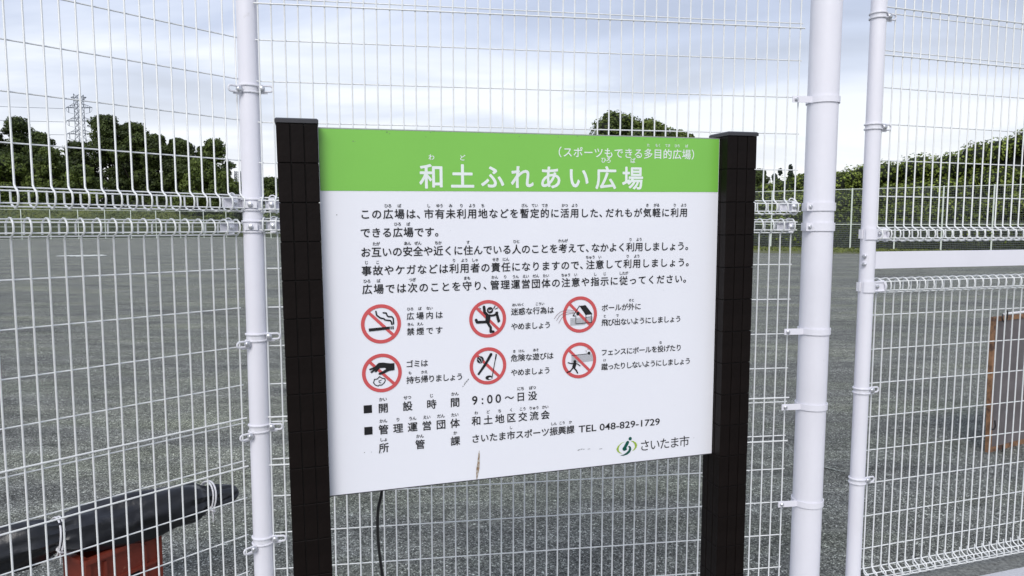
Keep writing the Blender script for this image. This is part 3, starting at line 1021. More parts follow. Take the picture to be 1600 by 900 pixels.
# house
p = prohibition(0.7400, -0.5278, 'ball_and_house_symbol'); c = conv(297, 202, 172, 182)
p.poly(c((290, 115), (352, 110), (422, 203), (356, 207)))
p.stroke(c((290, 115), (226, 212), (246, 213)), 0.045); p.stroke(c((310, 125), (356, 207)), 0.04)
p.disc(*c((276, 190))[0], 0.10)
p.stroke(c((255, 212), (255, 293), (412, 288), (412, 203)), 0.035); p.stroke(c((356, 206), (356, 290)), 0.03); p.stroke(c((356, 232), (412, 229)), 0.025)
for k in range(9):
    y = 236 + k * 8.5
    p.stroke(c((200, y), (425, y - 5)) if y < 300 else c((200, y), (352, y - 3)), 0.017, 'grey', caps=False)
LAYD['grey'] += 0.0001
for k in range(24):
    x = 202 + k * 9
    p.stroke(c((x, 236), (x, 312 if x < 350 else 290)), 0.012, 'grey', caps=False)
LAYD['grey'] -= 0.0001
for pts in ([(40, 230), (66, 194), (100, 166), (150, 150), (200, 152), (234, 164)], [(62, 250), (90, 206), (124, 184), (170, 170), (205, 172), (238, 180)], [(84, 278), (112, 228), (150, 196), (190, 186), (238, 186)]):
    p.stroke(c(*pts), 0.022, 'brown')
p.done({'red': 'red_ring', 'black': 'house_drawing', 'grey': 'fence_drawing', 'brown': 'motion_lines'})
# kicking at the fence
p = prohibition(0.7385, -0.6672, 'no_kicking_symbol'); c = conv(290, 663, 171, 182)
for k in range(10):
    y = 612 + k * 8
    p.stroke(c((212, y + 3), (430, y - 8)), 0.016, 'grey', caps=False)
LAYD['grey'] += 0.0001
for k in range(25):
    x = 213 + k * 9
    p.stroke(c((x, 612 - k * 0.4), (x, 688 - k * 0.6)), 0.012, 'grey', caps=False)
LAYD['grey'] -= 0.0001
p.stroke(c((212, 609), (385, 600)), 0.03)
p.disc(*c((387, 595))[0], 0.085)
p.disc(*c((245, 672))[0], 0.085)
p.poly(c((228, 684), (262, 688), (250, 738), (216, 738)))
p.stroke(c((240, 692), (208, 690), (178, 678)), 0.055); p.stroke(c((252, 690), (275, 700), (297, 718)), 0.05)
p.stroke(c((226, 735), (200, 766), (168, 776)), 0.075); p.stroke(c((238, 738), (262, 765), (272, 790)), 0.075)
p.stroke(c((352, 562), (360, 572), (358, 582)), 0.02, 'brown'); p.stroke(c((368, 550), (376, 556), (384, 552)), 0.02, 'brown')
p.done({'red': 'red_ring', 'black': 'figure_drawing', 'grey': 'fence_drawing', 'brown': 'motion_lines'})
# city emblem
p = Pic(0.8980, -0.9502, 0.0330, 'city_emblem'); c = conv(386, 446, 293, 323)
p.poly(c((340, 283), (230, 318), (120, 408), (78, 500), (108, 580), (175, 636), (255, 657), (190, 612), (152, 560), (145, 485), (172, 400), (240, 332)), 'lg')
p.poly(c((500, 283), (590, 298), (672, 358), (704, 440), (684, 520), (622, 582), (548, 618), (600, 560), (640, 495), (628, 410), (588, 342)), 'lg')
p.disc(*c((490, 212))[0], 0.165, 'dg')
p.stroke(c((415, 322), (330, 480)), 0.31, 'dg'); p.disc(*c((322, 510))[0], 0.21, 'dg'); p.stroke(c((330, 548), (380, 532)), 0.13, 'dg')
LAYD['dg'] += 0.0001
p.poly(c((424, 448), (478, 436), (518, 485), (527, 565), (485, 645), (405, 705), (300, 727), (188, 710), (300, 688), (380, 640), (440, 580), (462, 520), (450, 480)), 'dg')
LAYD['dg'] -= 0.0001
p.done({'dg': 'emblem_figure', 'lg': 'emblem_ring'})

# wear on the board
mb_ = MB()
pts = []
ys = [-0.916, -0.925, -0.935, -0.945, -0.957, -0.968, -0.980, -0.992, -1.002]
ws = [0.0006, 0.0020, 0.0030, 0.0034, 0.0044, 0.0050, 0.0042, 0.0026, 0.0010]
cxs = [0.4262, 0.4255, 0.4250, 0.4243, 0.4236, 0.4222, 0.4205, 0.4190, 0.4178]
vs = [(x - w_, -0.0010, hz(y)) for x, y, w_ in zip(cxs, ys, ws)] + [(x + w_ * 0.8, -0.0010, hz(y)) for x, y, w_ in zip(cxs, ys, ws)]
mb_.add(vs, [(k, k + 1, k + 10, k + 9) for k in range(8)])
mb_.build('rust_streak', M['rust'], board)


def flecks(name, items, material):
    mb2 = MB()
    for x, y, w_, h_, a in items:
        n_ = 7
        pts_ = []
        for k in range(n_):
            an_ = 2 * math.pi * k / n_
            px_, py_ = w_ * math.cos(an_) * random.uniform(0.6, 1.2), h_ * math.sin(an_) * random.uniform(0.6, 1.2)
            pts_.append((x + px_ * math.cos(a) - py_ * math.sin(a), -0.0011, hz(y + px_ * math.sin(a) + py_ * math.cos(a))))
        mb2.add(pts_, [tuple(range(n_))])
    mb2.build(name, material, board)


it = [(0.0902, -0.0322, 0.0022, 0.0012, 0), (0.0955, -0.0325, 0.001, 0.0008, 0), (0.1800, -0.0060, 0.002, 0.0018, 0.4), (0.1870, -0.0100, 0.0012, 0.001, 0), (0.2853, -0.0159, 0.0012, 0.001, 0), (0.0417, -0.2270, 0.0014, 0.0014, 0), (0.0973, -0.888, 0.002, 0.0012, 0.6), (0.1160, -0.889, 0.0018, 0.0008, 0.2), (0.1378, -0.8941, 0.0022, 0.0010, 0), (0.143, -0.8941, 0.0016, 0.0008, 0), (1.133, -0.945, 0.0015, 0.0008, 0)]
it += [(0.30 + random.random() * 0.8, -random.random() * 0.98, 0.0006, 0.0006, 0) for _ in range(14)]
it += [(0.20 + random.random() * 0.9, -0.003 - random.random() * 0.006, 0.0014, 0.001, 0) for _ in range(8)]
flecks('dirt_fleck', it, M['dirt'])
it = [(0.3955 - 0.004 * k + random.uniform(-0.001, 0.001), -0.702 - 0.0045 * k, 0.0038 - 0.0005 * k, 0.0014, 0.9) for k in range(5)]
it += [(0.737, -0.9455, 0.005, 0.0012, 0.2), (0.747, -0.9435, 0.005, 0.0010, 0.1), (0.755, -0.9445, 0.003, 0.0008, 0), (0.772, -0.9455, 0.006, 0.0008, 0.05), (0.810, -0.949, 0.006, 0.0009, 0)]
flecks('scuff_mark', it, M['dirt'])

# dark tiled posts: 3 tiles wide, 100.8 mm courses
PWD = 0.101
TP = PWD / 3


def tiled_post(x0):
    d_front = -0.045            # local y of the face
    root = bpy.data.objects.new('post', None)
    COL.objects.link(root); root.parent = board_root
    core = MB(); core.box((x0 + PWD / 2, d_front + PWD / 2, (H0 + 0.004) / 2 - 0.05), (PWD - 0.007, PWD - 0.007, H0 + 0.10 - 0.004)); core.build('core', M['grout'], root)
    tw, th = TP - 0.0018, 0.0989
    tb = MB(); tb.bevbox((0, 0, 0), (tw, 0.005, th), 0.0012)
    tmesh = tb.mesh('tile'); tmesh.materials.append(M['tile'])
    top = 0.0065
    nrow = 20
    for face in range(3):
        for k in range(3):
            for r_ in range(nrow):
                z = H0 + top - 0.1008 * (r_ + 0.5)
                if z < 0: continue
                jx = random.uniform(-0.0003, 0.0003)
                jt = random.uniform(-0.0035, 0.0035)
                o = obj('tile', tmesh, root)
                if face == 0:
                    o.location = (x0 + TP * (k + 0.5), d_front + 0.0022 + jx, z); o.rotation_euler = (jt, 0, jt)
                elif face == 1:
                    o.location = (x0 + 0.0022 + jx, d_front + TP * (k + 0.5), z); o.rotation_euler = (0, jt, -math.pi / 2 + jt)
                else:
                    o.location = (x0 + PWD - 0.0022 + jx, d_front + TP * (k + 0.5), z); o.rotation_euler = (0, jt, math.pi / 2 + jt)
    cp = MB()
    e_ = 0.003
    cx_, cy_ = x0 + PWD / 2, d_front + PWD / 2
    hw = PWD / 2 + e_
    z0_, z1_, z2_ = H0 + 0.0065, H0 + 0.0150, H0 + 0.0185
    vs = [(cx_ + a * hw, cy_ + b2 * hw, z0_) for a, b2 in ((-1, -1), (1, -1), (1, 1), (-1, 1))] + [(cx_ + a * hw, cy_ + b2 * hw, z1_) for a, b2 in ((-1, -1), (1, -1), (1, 1), (-1, 1))] + [(cx_ + a * (hw - 0.004), cy_ + b2 * (hw - 0.004), z2_) for a, b2 in ((-1, -1), (1, -1), (1, 1), (-1, 1))]
    fs = [(3, 2, 1, 0), (8, 9, 10, 11)] + [(q * 4 + k, q * 4 + (k + 1) % 4, (q + 1) * 4 + (k + 1) % 4, (q + 1) * 4 + k) for q in (0, 1) for k in range(4)]
    cp.add(vs, fs)
    cp.build('post_cap', M['cap'], root)


tiled_post(-0.0015 - PWD)
tiled_post(1.2015)

# black cable hanging behind the board, reaching the ground
cb = MB()
pts = []
for k, (x, z) in enumerate([(0.158, -0.93), (0.151, -1.045), (0.138, -1.107), (0.1365, -1.20), (0.146, -1.309), (0.160, -1.45), (0.150, -1.65), (0.158, -1.9), (0.165, -2.05)]):
    pts.append(O_ + A_ * x + B_ * z + back * 0.10)
pts[-1].z = max(pts[-1].z, 0.006)
fine = []
for i in range(len(pts) - 1):
    for q in range(5):
        f_ = q / 5
        p0 = pts[max(i - 1, 0)]; p1 = pts[i]; p2 = pts[i + 1]; p3 = pts[min(i + 2, len(pts) - 1)]
        fine.append(0.5 * ((2 * p1) + (p2 - p0) * f_ + (2 * p0 - 5 * p1 + 4 * p2 - p3) * f_ ** 2 + (3 * p1 - p0 - 3 * p2 + p3) * f_ ** 3))
fine.append(pts[-1])
cb.tube(fine, 0.0045, 8)
tag(cb.build('cable', M['hook'], None, True), 'black cable hanging down behind the white notice board', 'cable')

# ------------------------------------------------------------------ crate and rolled tarp behind the left wing
# crate: long side face toward the viewer's right
c1 = Vector((-1.692, 3.282)); c0 = Vector((-1.858, 2.981))
u = (c1 - c0).normalized()
c0 = c1 - u * 0.36
ang = math.atan2(u.y, u.x)
CH = 0.335
crate = empty('crate', loc=(c0.x, c0.y, 0), rz=ang)
tag(crate, 'orange-brown plastic crate standing on the gravel under the black tarp roll', 'crate')
# local: x along the visible face (0 .. .36), +y goes away from the viewer
CL, CW = 0.36, 0.20
f = MB()
f.box((CL / 2, 0.012, 0.155), (CL - 0.04, 0.006, 0.31))
f.build('side_wall', M['crate'], crate)
for x in (0.010, CL - 0.010):
    f = MB(); f.box((x, 0.010, CH / 2), (0.022, 0.022, CH)); f.build('corner_rib', M['crate'], crate)
for x in (0.085, CL - 0.085):
    f = MB(); f.box((x, 0.004, 0.150), (0.012, 0.014, 0.29)); f.build('rib', M['crate'], crate)
f = MB(); f.box((CL / 2, 0.000, 0.195), (CL - 0.05, 0.016, 0.012)); f.build('rib', M['crate'], crate)
f = MB(); f.box((CL / 2, 0.000, 0.028), (CL - 0.05, 0.016, 0.012)); f.build('rib', M['crate'], crate)
f = MB(); f.box((CL / 2, 0.006, 0.165), (0.13, 0.0085, 0.042)); f.build('painted_handle_hole', M['hole'], crate)  # solid dark block on the wall, painted as a shaded opening
f = MB(); f.box((CL / 2, 0.004, CH - 0.010), (CL + 0.012, 0.030, 0.020)); f.build('rim', M['crate'], crate)
f = MB(); f.box((0.004, CW / 2 + 0.012, CH - 0.010), (0.030, CW - 0.030, 0.019)); f.build('rim', M['crate'], crate)
f = MB(); f.box((CL - 0.004, CW / 2 + 0.012, CH - 0.010), (0.030, CW - 0.030, 0.019)); f.build('rim', M['crate'], crate)
f = MB(); f.box((CL / 2, CW, CH - 0.010), (CL + 0.012, 0.030, 0.020)); f.build('rim', M['crate'], crate)
for x, nm in ((0.010, 'end_wall'), (CL - 0.010, 'end_wall')):
    f = MB(); f.box((x, CW / 2 + 0.008, 0.155), (0.006, CW - 0.03, 0.31)); f.build(nm, M['crate'], crate)
f = MB(); f.box((CL / 2, CW, 0.155), (CL - 0.04, 0.006, 0.31)); f.build('side_wall', M['crate'], crate)
f = MB(); f.box((CL / 2, CW / 2 + 0.006, 0.012), (CL - 0.03, CW - 0.02, 0.012)); f.build('bottom', M['crate'], crate)

# the roll: axis from the frame's left edge to its tip
ax0 = Vector((-2.95, 2.17, 0.435)); ax1 = Vector((-1.405, 3.51, 0.445))
axd = (ax1 - ax0); Lr = axd.length; axd.normalize()
side = axd.cross(Vector((0, 0, 1))).normalized(); upv = side.cross(axd).normalized()
roll = empty('tarp_roll', loc=(ax0.x, ax0.y, 0))
tag(roll, 'long black rolled tarp tied with white cord lying over the orange-brown crate', 'tarp roll')
f = MB()
nR, nS = 44, 150
ties = (0.612, 0.925)
vs, fs = [], []
for i in range(nS + 1):
    tt = i / nS
    rad = 0.094 + 0.006 * math.sin(9 * tt + 1)
    for t_ in ties:
        rad *= 1 - 0.26 * math.exp(-((tt - t_) / 0.022) ** 2)
    if tt > 0.90:
        rad *= 1 - 0.48 * min(1, (tt - 0.90) / 0.06)
    if tt > 0.95:
        rad *= max(0.15, math.sqrt(max(0.0, 1 - ((tt - 0.95) / 0.0505) ** 2)))
    if tt < 0.03:
        rad *= 0.7 + 10 * tt
    sag = -0.018 * math.sin(math.pi * min(1, tt / 0.60)) ** 2
    cen = axd * (Lr * tt) + Vector((0, 0, ax0.z + sag))
    for k in range(nR):
        a = 2 * math.pi * k / nR
        fold = 0.010 * math.sin(2 * a + 7 * tt * math.pi) + 0.006 * math.sin(5 * a + 23 * tt + 2) + 0.004 * math.sin(9 * a - 31 * tt) + 0.0035 * math.sin(3 * a + 55 * tt)
        for t_ in ties:
            fold += 0.008 * math.sin(13 * a + 3 * t_) * math.exp(-((tt - t_) / 0.045) ** 2)
        # the loose outer lap: a step spiralling along the roll
        lap = 0.009 if (a - 1.2 - 2.2 * tt) % (2 * math.pi) < 2.6 else 0
        q = rad + fold * (rad / 0.1) + lap
        vs.append(cen + side * (math.cos(a) * q) + upv * (math.sin(a) * q))
for i in range(nS):
    for k in range(nR):
        fs.append((i * nR + k, i * nR + (k + 1) % nR, (i + 1) * nR + (k + 1) % nR, (i + 1) * nR + k))
fs.append(tuple(range(nR))); fs.append(tuple(nS * nR + k for k in range(nR))[::-1])
f.add(vs, fs)
f.build('tarp', M['tarp'], roll, True)
for t_ in ties:
    for dd in (-0.009, 0.004):
        f = MB()
        q = 0.094 * 0.78 + 0.014 if t_ < 0.8 else 0.094 * 0.74 + 0.010
        cen = axd * (Lr * t_ + dd) + Vector((0, 0, ax0.z - (0.012 if t_ < 0.7 else 0)))
        f.tube([cen + side * (math.cos(a) * q) + upv * (math.sin(a) * q) + axd * (0.020 * math.sin(a + 0.6)) for a in [k * 2 * math.pi / 30 for k in range(30)]], 0.0042, 6, closed=True)
        f.build('cord', M['cord'], roll, True)
    f = MB()
    cen = axd * (Lr * t_) + Vector((0, 0, ax0.z))
    a = -0.45
    kp = cen + side * (math.cos(a) * (q + 0.004)) + upv * (math.sin(a) * (q + 0.004))
    f.tube([kp + Vector((0.012 * math.cos(k * 1.3), 0.010 * math.sin(k * 1.3), 0.012 * math.sin(k * 0.9))) for k in range(9)], 0.004, 6)
    f.tube([kp, kp + side * 0.01 + Vector((0, 0, -0.03)), kp + side * 0.004 + Vector((0, 0, -0.06))], 0.003, 6)
    f.build('knot', M['cord'], roll, True)

# ------------------------------------------------------------------ framed grey panel on the field at the right
p0 = Vector((3.790, 5.485, 0)); p1 = Vector((4.267, 5.735, 0))
u = (p1 - p0).normalized()
frp = empty('framed_panel', loc=p0[:], rz=math.atan2(u.y, u.x))
lean = math.radians(1.5)
tag(frp, 'worn grey panel in a rusty orange frame standing behind the right mesh wing', 'panel')
PL, PH = 1.25, 1.085
rotl = Matrix.Rotation(-lean, 3, 'X')


def pbox(name, c, s, material, par=frp):
    f_ = MB(); f_.box(rotl @ Vector(c), s, rotl); return f_.build(name, material, par)


pbox('panel', (PL / 2, 0.0, PH / 2), (PL - 0.05, 0.008, PH - 0.05), M['greypanel'])
for c_, s_ in (((0.020, 0, PH / 2), (0.040, 0.030, PH)), ((PL - 0.020, 0, PH / 2), (0.040, 0.030, PH)), ((PL / 2, 0, PH - 0.018), (PL - 0.08, 0.029, 0.036)), ((PL / 2, 0, 0.018), (PL - 0.08, 0.029, 0.036))):
    pbox('frame_bar', c_, s_, M['rustframe'])
f = MB(); f.cyl(rotl @ Vector((0.16, -0.01, PH + 0.016)), rotl @ Vector((PL, -0.01, PH + 0.016)), 0.010, 10); f.build('white_rod', M['cord'], frp, True)
for x, z, s_ in ((0.10, PH - 0.01, 1.0), (0.10, 0.0, 0.9), (-0.012, 0.22, 0.8)):
    f = MB()
    cpt = rotl @ Vector((x, -0.028, z))
    f.tube([cpt + Vector((0.022 * s_ * math.cos(a), -0.004 * a, 0.030 * s_ * math.sin(a))) for a in [1.9 + k * 0.42 for k in range(12)]] + [cpt + Vector((0.03, -0.02, 0.06)) * s_], 0.0055, 6)
    f.build('hook', M['hook'], frp, True)

# ------------------------------------------------------------------ far fences
def far_fence(p_a, p_b, H, span, label, first=0.0, net=2.2):
    a = Vector((*p_a, 0)); b2 = Vector((*p_b, 0))
    d = (b2 - a); Lf = d.length
    root = empty('field_fence', loc=a[:], rz=math.atan2(d.y, d.x))
    tag(root, label, 'fence', 'pale mesh fences along the far edge of the field')
    pb = MB(); pb.box((0, 0, H / 2 + 0.03), (0.09, 0.09, H + 0.06)); pm = pb.mesh('post'); pm.materials.append(M['farfence'])
    x = first
    while x < Lf:
        obj('post', pm, root, (x, 0, 0)); x += span
    for h in (H, H * 0.42, 0.06):
        rb2 = MB(); rb2.box((Lf / 2, 0.06, h), (Lf, 0.045, 0.045)); rb2.build('rail', M['farfence'], root)
    # mesh wires, joined: too fine to pick apart
    nv_ = int(Lf / 0.1)
    vs, fs = [], []
    xs_ = np.arange(nv_) * 0.1
    r_ = 0.003
    tri = np.array([(-r_, 0.05), (r_, 0.05), (0, 0.05 - 2 * r_)])
    V1 = np.zeros((nv_, 2, 3, 3)); V1[:, :, :, 0] = xs_[:, None, None] + tri[None, None, :, 0]; V1[:, :, :, 1] = tri[None, None, :, 1]; V1[:, 0, :, 2] = 0.03; V1[:, 1, :, 2] = H
    idx = np.array([(0, 1, 4, 3), (1, 2, 5, 4), (2, 0, 3, 5)])
    F1 = (idx[None] + (np.arange(nv_) * 6)[:, None, None]).reshape(-1, 4)
    nh = int(H / 0.15)
    V2 = np.zeros((nh, 2, 3, 3)); V2[:, 0, :, 0] = 0; V2[:, 1, :, 0] = Lf; V2[:, :, :, 1] = 0.04 + tri[None, None, :, 0]
    V2[:, :, :, 2] = (0.08 + np.arange(nh) * 0.15)[:, None, None] + (tri[None, None, :, 1] - 0.05) * 1.6
    F2 = (idx[None] + (np.arange(nh) * 6)[:, None, None]).reshape(-1, 4) + nv_ * 6
    me_ = npmesh('wire_mesh', np.concatenate([V1.reshape(-1, 3), V2.reshape(-1, 3)]), np.concatenate([F1, F2]), M['farwire'])
    o = obj('wire_mesh', me_, root); o['kind'] = 'stuff'
    nb = MB()
    z = 0.12
    while z < net:
        nb.box((Lf / 2, 0.10, z), (Lf, 0.006, 0.075)); z += 0.15
    o = nb.build('wind_net', M['net'], root); o['kind'] = 'stuff'
    return root


dL_ = Vector((22.3, 15)).normalized()
dR_ = Vector((13.3, -10)).normalized()
cor = Vector((-39.0, 102.0))
pa = cor - dL_ * 60
far_fence(pa, cor, 3.7, 3.0, 'pale mesh fence far away below the dark trees on the left', 0.9)
pa2 = Vector((20.9, 57.0)) - dR_ * (2.95 * 25)
far_fence(cor, Vector((20.9, 57.0)) + dR_ * 60, 4.55, 2.95, 'pale tall mesh fence in front of the vine covered bank on the right', ((Vector((20.9, 57.0)) - cor).length) % 2.95)


# ------------------------------------------------------------------ leaf helpers
def leaf_quads(pos, nrm, size, jitter=0.7, aspect=1.0):
    """one small bent leaf-clump quad per position"""
    n_ = len(pos)
    nrm = nrm + rng.normal(0, jitter, (n_, 3))
    nrm /= np.linalg.norm(nrm, axis=1, keepdims=True) + 1e-9
    rv = rng.normal(0, 1, (n_, 3))
    a = np.cross(nrm, rv); a /= np.linalg.norm(a, axis=1, keepdims=True) + 1e-9
    b2 = np.cross(nrm, a)
    s_ = size * (0.6 + 0.8 * rng.random((n_, 1)))
    c_ = [pos + a * s_ * 0.5, pos + b2 * s_ * 0.42 * aspect + nrm * s_ * 0.12, pos - a * s_ * 0.5 - nrm * s_ * 0.1, pos - b2 * s_ * 0.42 * aspect + nrm * s_ * 0.08]
    V = np.stack(c_, 1).reshape(-1, 3)
    F = np.arange(n_ * 4).reshape(-1, 4)
    return V, F


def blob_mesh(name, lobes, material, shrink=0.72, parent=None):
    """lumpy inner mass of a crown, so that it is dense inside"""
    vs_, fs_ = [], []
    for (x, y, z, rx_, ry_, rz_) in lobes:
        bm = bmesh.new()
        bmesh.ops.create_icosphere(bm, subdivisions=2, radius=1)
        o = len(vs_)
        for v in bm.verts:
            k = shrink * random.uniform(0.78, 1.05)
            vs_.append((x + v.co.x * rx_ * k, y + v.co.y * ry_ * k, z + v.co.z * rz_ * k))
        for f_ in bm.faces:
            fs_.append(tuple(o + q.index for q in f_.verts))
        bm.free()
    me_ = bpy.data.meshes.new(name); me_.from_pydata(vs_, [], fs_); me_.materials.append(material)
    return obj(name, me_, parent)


def sample_lobes(lobes, count, lo=0.68, hi=1.08, top_bias=0.0):
    L_ = np.array(lobes)
    area = L_[:, 3] * L_[:, 5]
    pick = rng.choice(len(L_), count, p=area / area.sum())
    d = rng.normal(0, 1, (count, 3)); d /= np.linalg.norm(d, axis=1, keepdims=True)
    q = lo + (hi - lo) * rng.random((count, 1)) ** 0.7
    # uneven surface: push out and in by a few random waves
    k = np.sin(d[:, :1] * 7 + pick[:, None] * 1.7) * np.cos(d[:, 1:2] * 6 + pick[:, None]) * 0.12 + np.sin(d[:, 2:3] * 9 + pick[:, None] * 2.3) * 0.09 + np.sin(d[:, :1] * 23 + pick[:, None]) * np.sin(d[:, 2:3] * 19 + pick[:, None] * 3.1) * 0.12
    pos = L_[pick, :3] + d * (q + k) * L_[pick, 3:6]
    return pos, d / L_[pick, 3:6] * L_[pick, 3:4], pick


def tree(x, y, H, W, mat_leaf, label, cat='tree', count=6500, leaf=0.42, base_frac=0.2, group='trees beyond the field', kind='broad', nlobe=16, cx_shift=0):
    H = H * 1.03
    root = empty('broadleaf_tree' if kind == 'broad' else 'conifer_tree', loc=(x, y, 0))
    tag(root, label, cat, group)
    tr = MB()
    tr.tube([(0, 0, 0), (0.1, 0, H * 0.22), (-0.1, 0.1, H * 0.45), (0.05, 0, H * 0.75)], [0.035 * H * 0.8, 0.026 * H * 0.8, 0.018 * H * 0.8, 0.006 * H], 9)
    for k in range(6):
        a = random.uniform(0, 6.28); h = H * random.uniform(0.25, 0.6)
        l_ = W * random.uniform(0.5, 0.8)
        tr.tube([(0, 0, h), (math.cos(a) * l_ * 0.5, math.sin(a) * l_ * 0.5, h + H * 0.09), (math.cos(a) * l_, math.sin(a) * l_, h + H * 0.2)], [0.009 * H, 0.006 * H, 0.002 * H], 6)
    tr.build('trunk', M['trunk'], root, True)
    lobes = []
    if kind == 'broad':
        for k in range(nlobe):
            f_ = (k + 0.5) / nlobe
            z = H * (base_frac + (1 - base_frac) * f_)
            env = math.sin(math.pi * min(0.98, max(0.10, 0.18 + 0.80 * f_))) ** 0.55
            a = k * 2.4 + random.uniform(-0.5, 0.5)
            rad = W * env * random.uniform(0.25, 0.95)
            lr = W * random.uniform(0.16, 0.44) * (0.75 + 0.35 * env)
            zz = min(z, H - lr * 0.62)
            lobes.append((math.cos(a) * rad, math.sin(a) * rad, zz, lr, lr, lr * random.uniform(0.60, 0.80)))
        lobes.append((0, 0, H - W * 0.32, W * 0.36, W * 0.36, W * 0.32))
    else:
        nl = 11
        for k in range(nl):
            f_ = k / (nl - 1)
            rw = W * (1.0 - f_ * 0.86) * random.uniform(0.75, 1.1)
            lobes.append((random.uniform(-.25, .25) * W, random.uniform(-.2, .2) * W, H * (0.15 + 0.80 * f_), rw, rw, H * 0.05))
    blob_mesh('dark_filler', lobes, M['core'], 0.70, root)  # added dark core, keeps sky from showing through the leaves
    pos, nr, pick = sample_lobes(lobes, count, 0.66, 1.16)
    nr[:, 2] += 0.25
    V, F = leaf_quads(pos, nr, leaf, 0.6)
    zf = (pos[:, 2] / H)
    lobe_tone = rng.random(len(lobes))[pick]
    at_ = np.clip(0.16 + 0.62 * (lobe_tone - 0.25) + 0.34 * rng.random(len(pos)) ** 1.5 + 0.3 * (rng.random(len(pos)) > 0.93), 0, 1)
    me_ = npmesh('crown', V, F, mat_leaf, at_)
    obj('crown', me_, root)
    return root


TR = [
    (-87.5, 118, 17.8, 4.9, 'd', 'dark evergreen tree at the far left edge of the photo'),
    (-84.4, 122, 19.3, 4.0, 'd', 'tall dark evergreen tree left of the near pylon behind the ivy'),
    (-77.3, 117, 16.4, 3.4, 'd', 'dark round topped tree just left of the near pylon'),
    (-68.9, 122, 19.8, 3.9, 'd', 'tallest dark tree just right of the near pylon'),
    (-63.6, 120, 18.3, 4.0, 'd', 'broad dark tree second to the right of the near pylon'),
    (-59.1, 119, 16.3, 3.2, 'd', 'dark tree with a sprig on top in the middle of the left wood'),
    (-54.4, 118, 15.2, 3.2, 'd', 'dark tree between the sprigged tree and the last tree of the wood'),
    (-48.9, 117, 15.2, 3.7, 'i', 'green crowned tree at the right end of the left wood beside the pole'),
    (-75.6, 108, 12.2, 5.1, 'i', 'broad ivy covered tree low at the far left of the wood'),
    (-82.5, 107, 11.6, 4.6, 'i', 'ivy covered bush tree cut by the left edge of the frame'),
    (-69.6, 108, 13.0, 3.6, 'i', 'bright green ivy covered tree right below the near pylon'),
    (-64.5, 107, 10.2, 3.2, 'i', 'small ivy covered tree left of the bright gap in the wood'),
    (-44.6, 110, 9.6, 2.7, 'i', 'low ivy covered tree sloping down beside the thin left pole'),
    (-47.5, 109, 11.5, 3.4, 'i', 'ivy covered tree in front of the green crowned tree by the pole'),
    (-40.5, 120, 9.4, 3.4, 'i', 'small green tree seen between the thin left pole and the tiled post'),
    (-73.6, 121, 15.4, 3.6, 'd', 'dark tree filling the dip directly behind the near pylon'),
    (-66.2, 124, 18.2, 3.4, 'd', 'dark crown wedged between the tallest tree and the broad dark tree'),
    (-56.6, 121, 15.9, 3.2, 'd', 'dark crown just right of the sprigged tree, set further back'),
    (-51.6, 120, 14.4, 3.2, 'd', 'dark crown behind the gap before the green crowned tree'),
    (13.0, 90, 15.5, 4.6, 'i', 'round green tree rising above the top edge of the notice board'),
    (17.6, 91, 14.7, 3.4, 'i', 'smaller green crown right of the round one above the notice board'),
    (15.4, 93, 15.3, 3.8, 'i', 'middle green crown between the round one and the smaller one above the notice board'),
    (21.6, 92, 13.5, 2.8, 'i', 'lowest green crown above the right end of the green header'),
    (48.6, 140, 12.4, 3.0, 'd', 'dark rounded tree just right of the right tiled post'),
    (55.6, 150, 13.4, 2.7, 'c', 'pointed dark conifer left of the thick white pole'),
    (58.4, 148, 14.0, 2.6, 'c', 'taller pointed conifer beside the thick white pole'),
    (61.8, 148, 12.6, 2.2, 'd', 'dark tree partly hidden by the thick white pole'),
    (29.4, 72, 6.6, 2.1, 'i', 'small grey green tree in the gap between the two right poles'),
]
for i, (x, y, H, W, k, lab) in enumerate(TR):
    if k == 'c':
        tree(x, y, H, W, M['leaf_conifer'], lab, count=7000, leaf=0.38, kind='conifer')
    else:
        tree(x, y, H, W, M['leaf_dark'] if k == 'd' else M['leaf_ivy'], lab, count=15000, leaf=0.30 if y < 115 else 0.34, base_frac=0.10 if k == 'i' else 0.30, nlobe=34)

# low dense wood floor under the left trees
lob = []
for k in range(34):
    x = -100 + k * 1.75
    if -67.5 < x < -60.5 and k % 3: continue
    lob.append((x, 113 + random.uniform(-2, 2), random.uniform(2.5, 5.0), 2.3, 1.8, random.uniform(2.0, 3.2)))
und = empty('undergrowth', loc=(0, 0, 0)); tag(und, 'dark undergrowth filling the foot of the wood on the left', 'bushes', None, 'stuff')
blob_mesh('dark_filler', lob, M['core'], 0.85, und)
pos, nr, pick = sample_lobes(lob, 16000)
V, F = leaf_quads(pos, nr, 0.42)
obj('leaves', npmesh('leaves', V, F, M['leaf_dark'], np.clip(0.15 + 0.5 * rng.random(len(pos)), 0, 1)), und)

# ------------------------------------------------------------------ grass slope beyond the left far fence
hl = MB()
nL = Vector((-dL_.y, dL_.x))
prof = [(0.6, 0.02), (3, 0.5), (6, 1.6), (9, 3.0), (12, 4.1), (16, 4.7), (30, 4.9)]
rows = []
for k in range(61):
    p_ = cor - dL_ * (70 - k * 1.9)
    rows.append([(p_.x + nL.x * d, p_.y + nL.y * d, max(0.0, h * (0.92 + 0.08 * math.sin(k * 0.7 + d)) * (1 if k < 34 else max(0.12, 1 - (k - 34) / 14)))) for d, h in prof])
vs = [p for r_ in rows for p in r_]
np_ = len(prof)
fs = [(i * np_ + j, (i + 1) * np_ + j, (i + 1) * np_ + j + 1, i * np_ + j + 1) for i in range(60) for j in range(np_ - 1)]
hl.add(vs, fs)
tag(hl.build('grass_slope', M['bankgrass'], None, True), 'green grass slope rising behind the far left fence', None, None, 'structure')
n = 26000
ii = rng.random(n) * 59.9; jj = rng.random(n) * 4.99
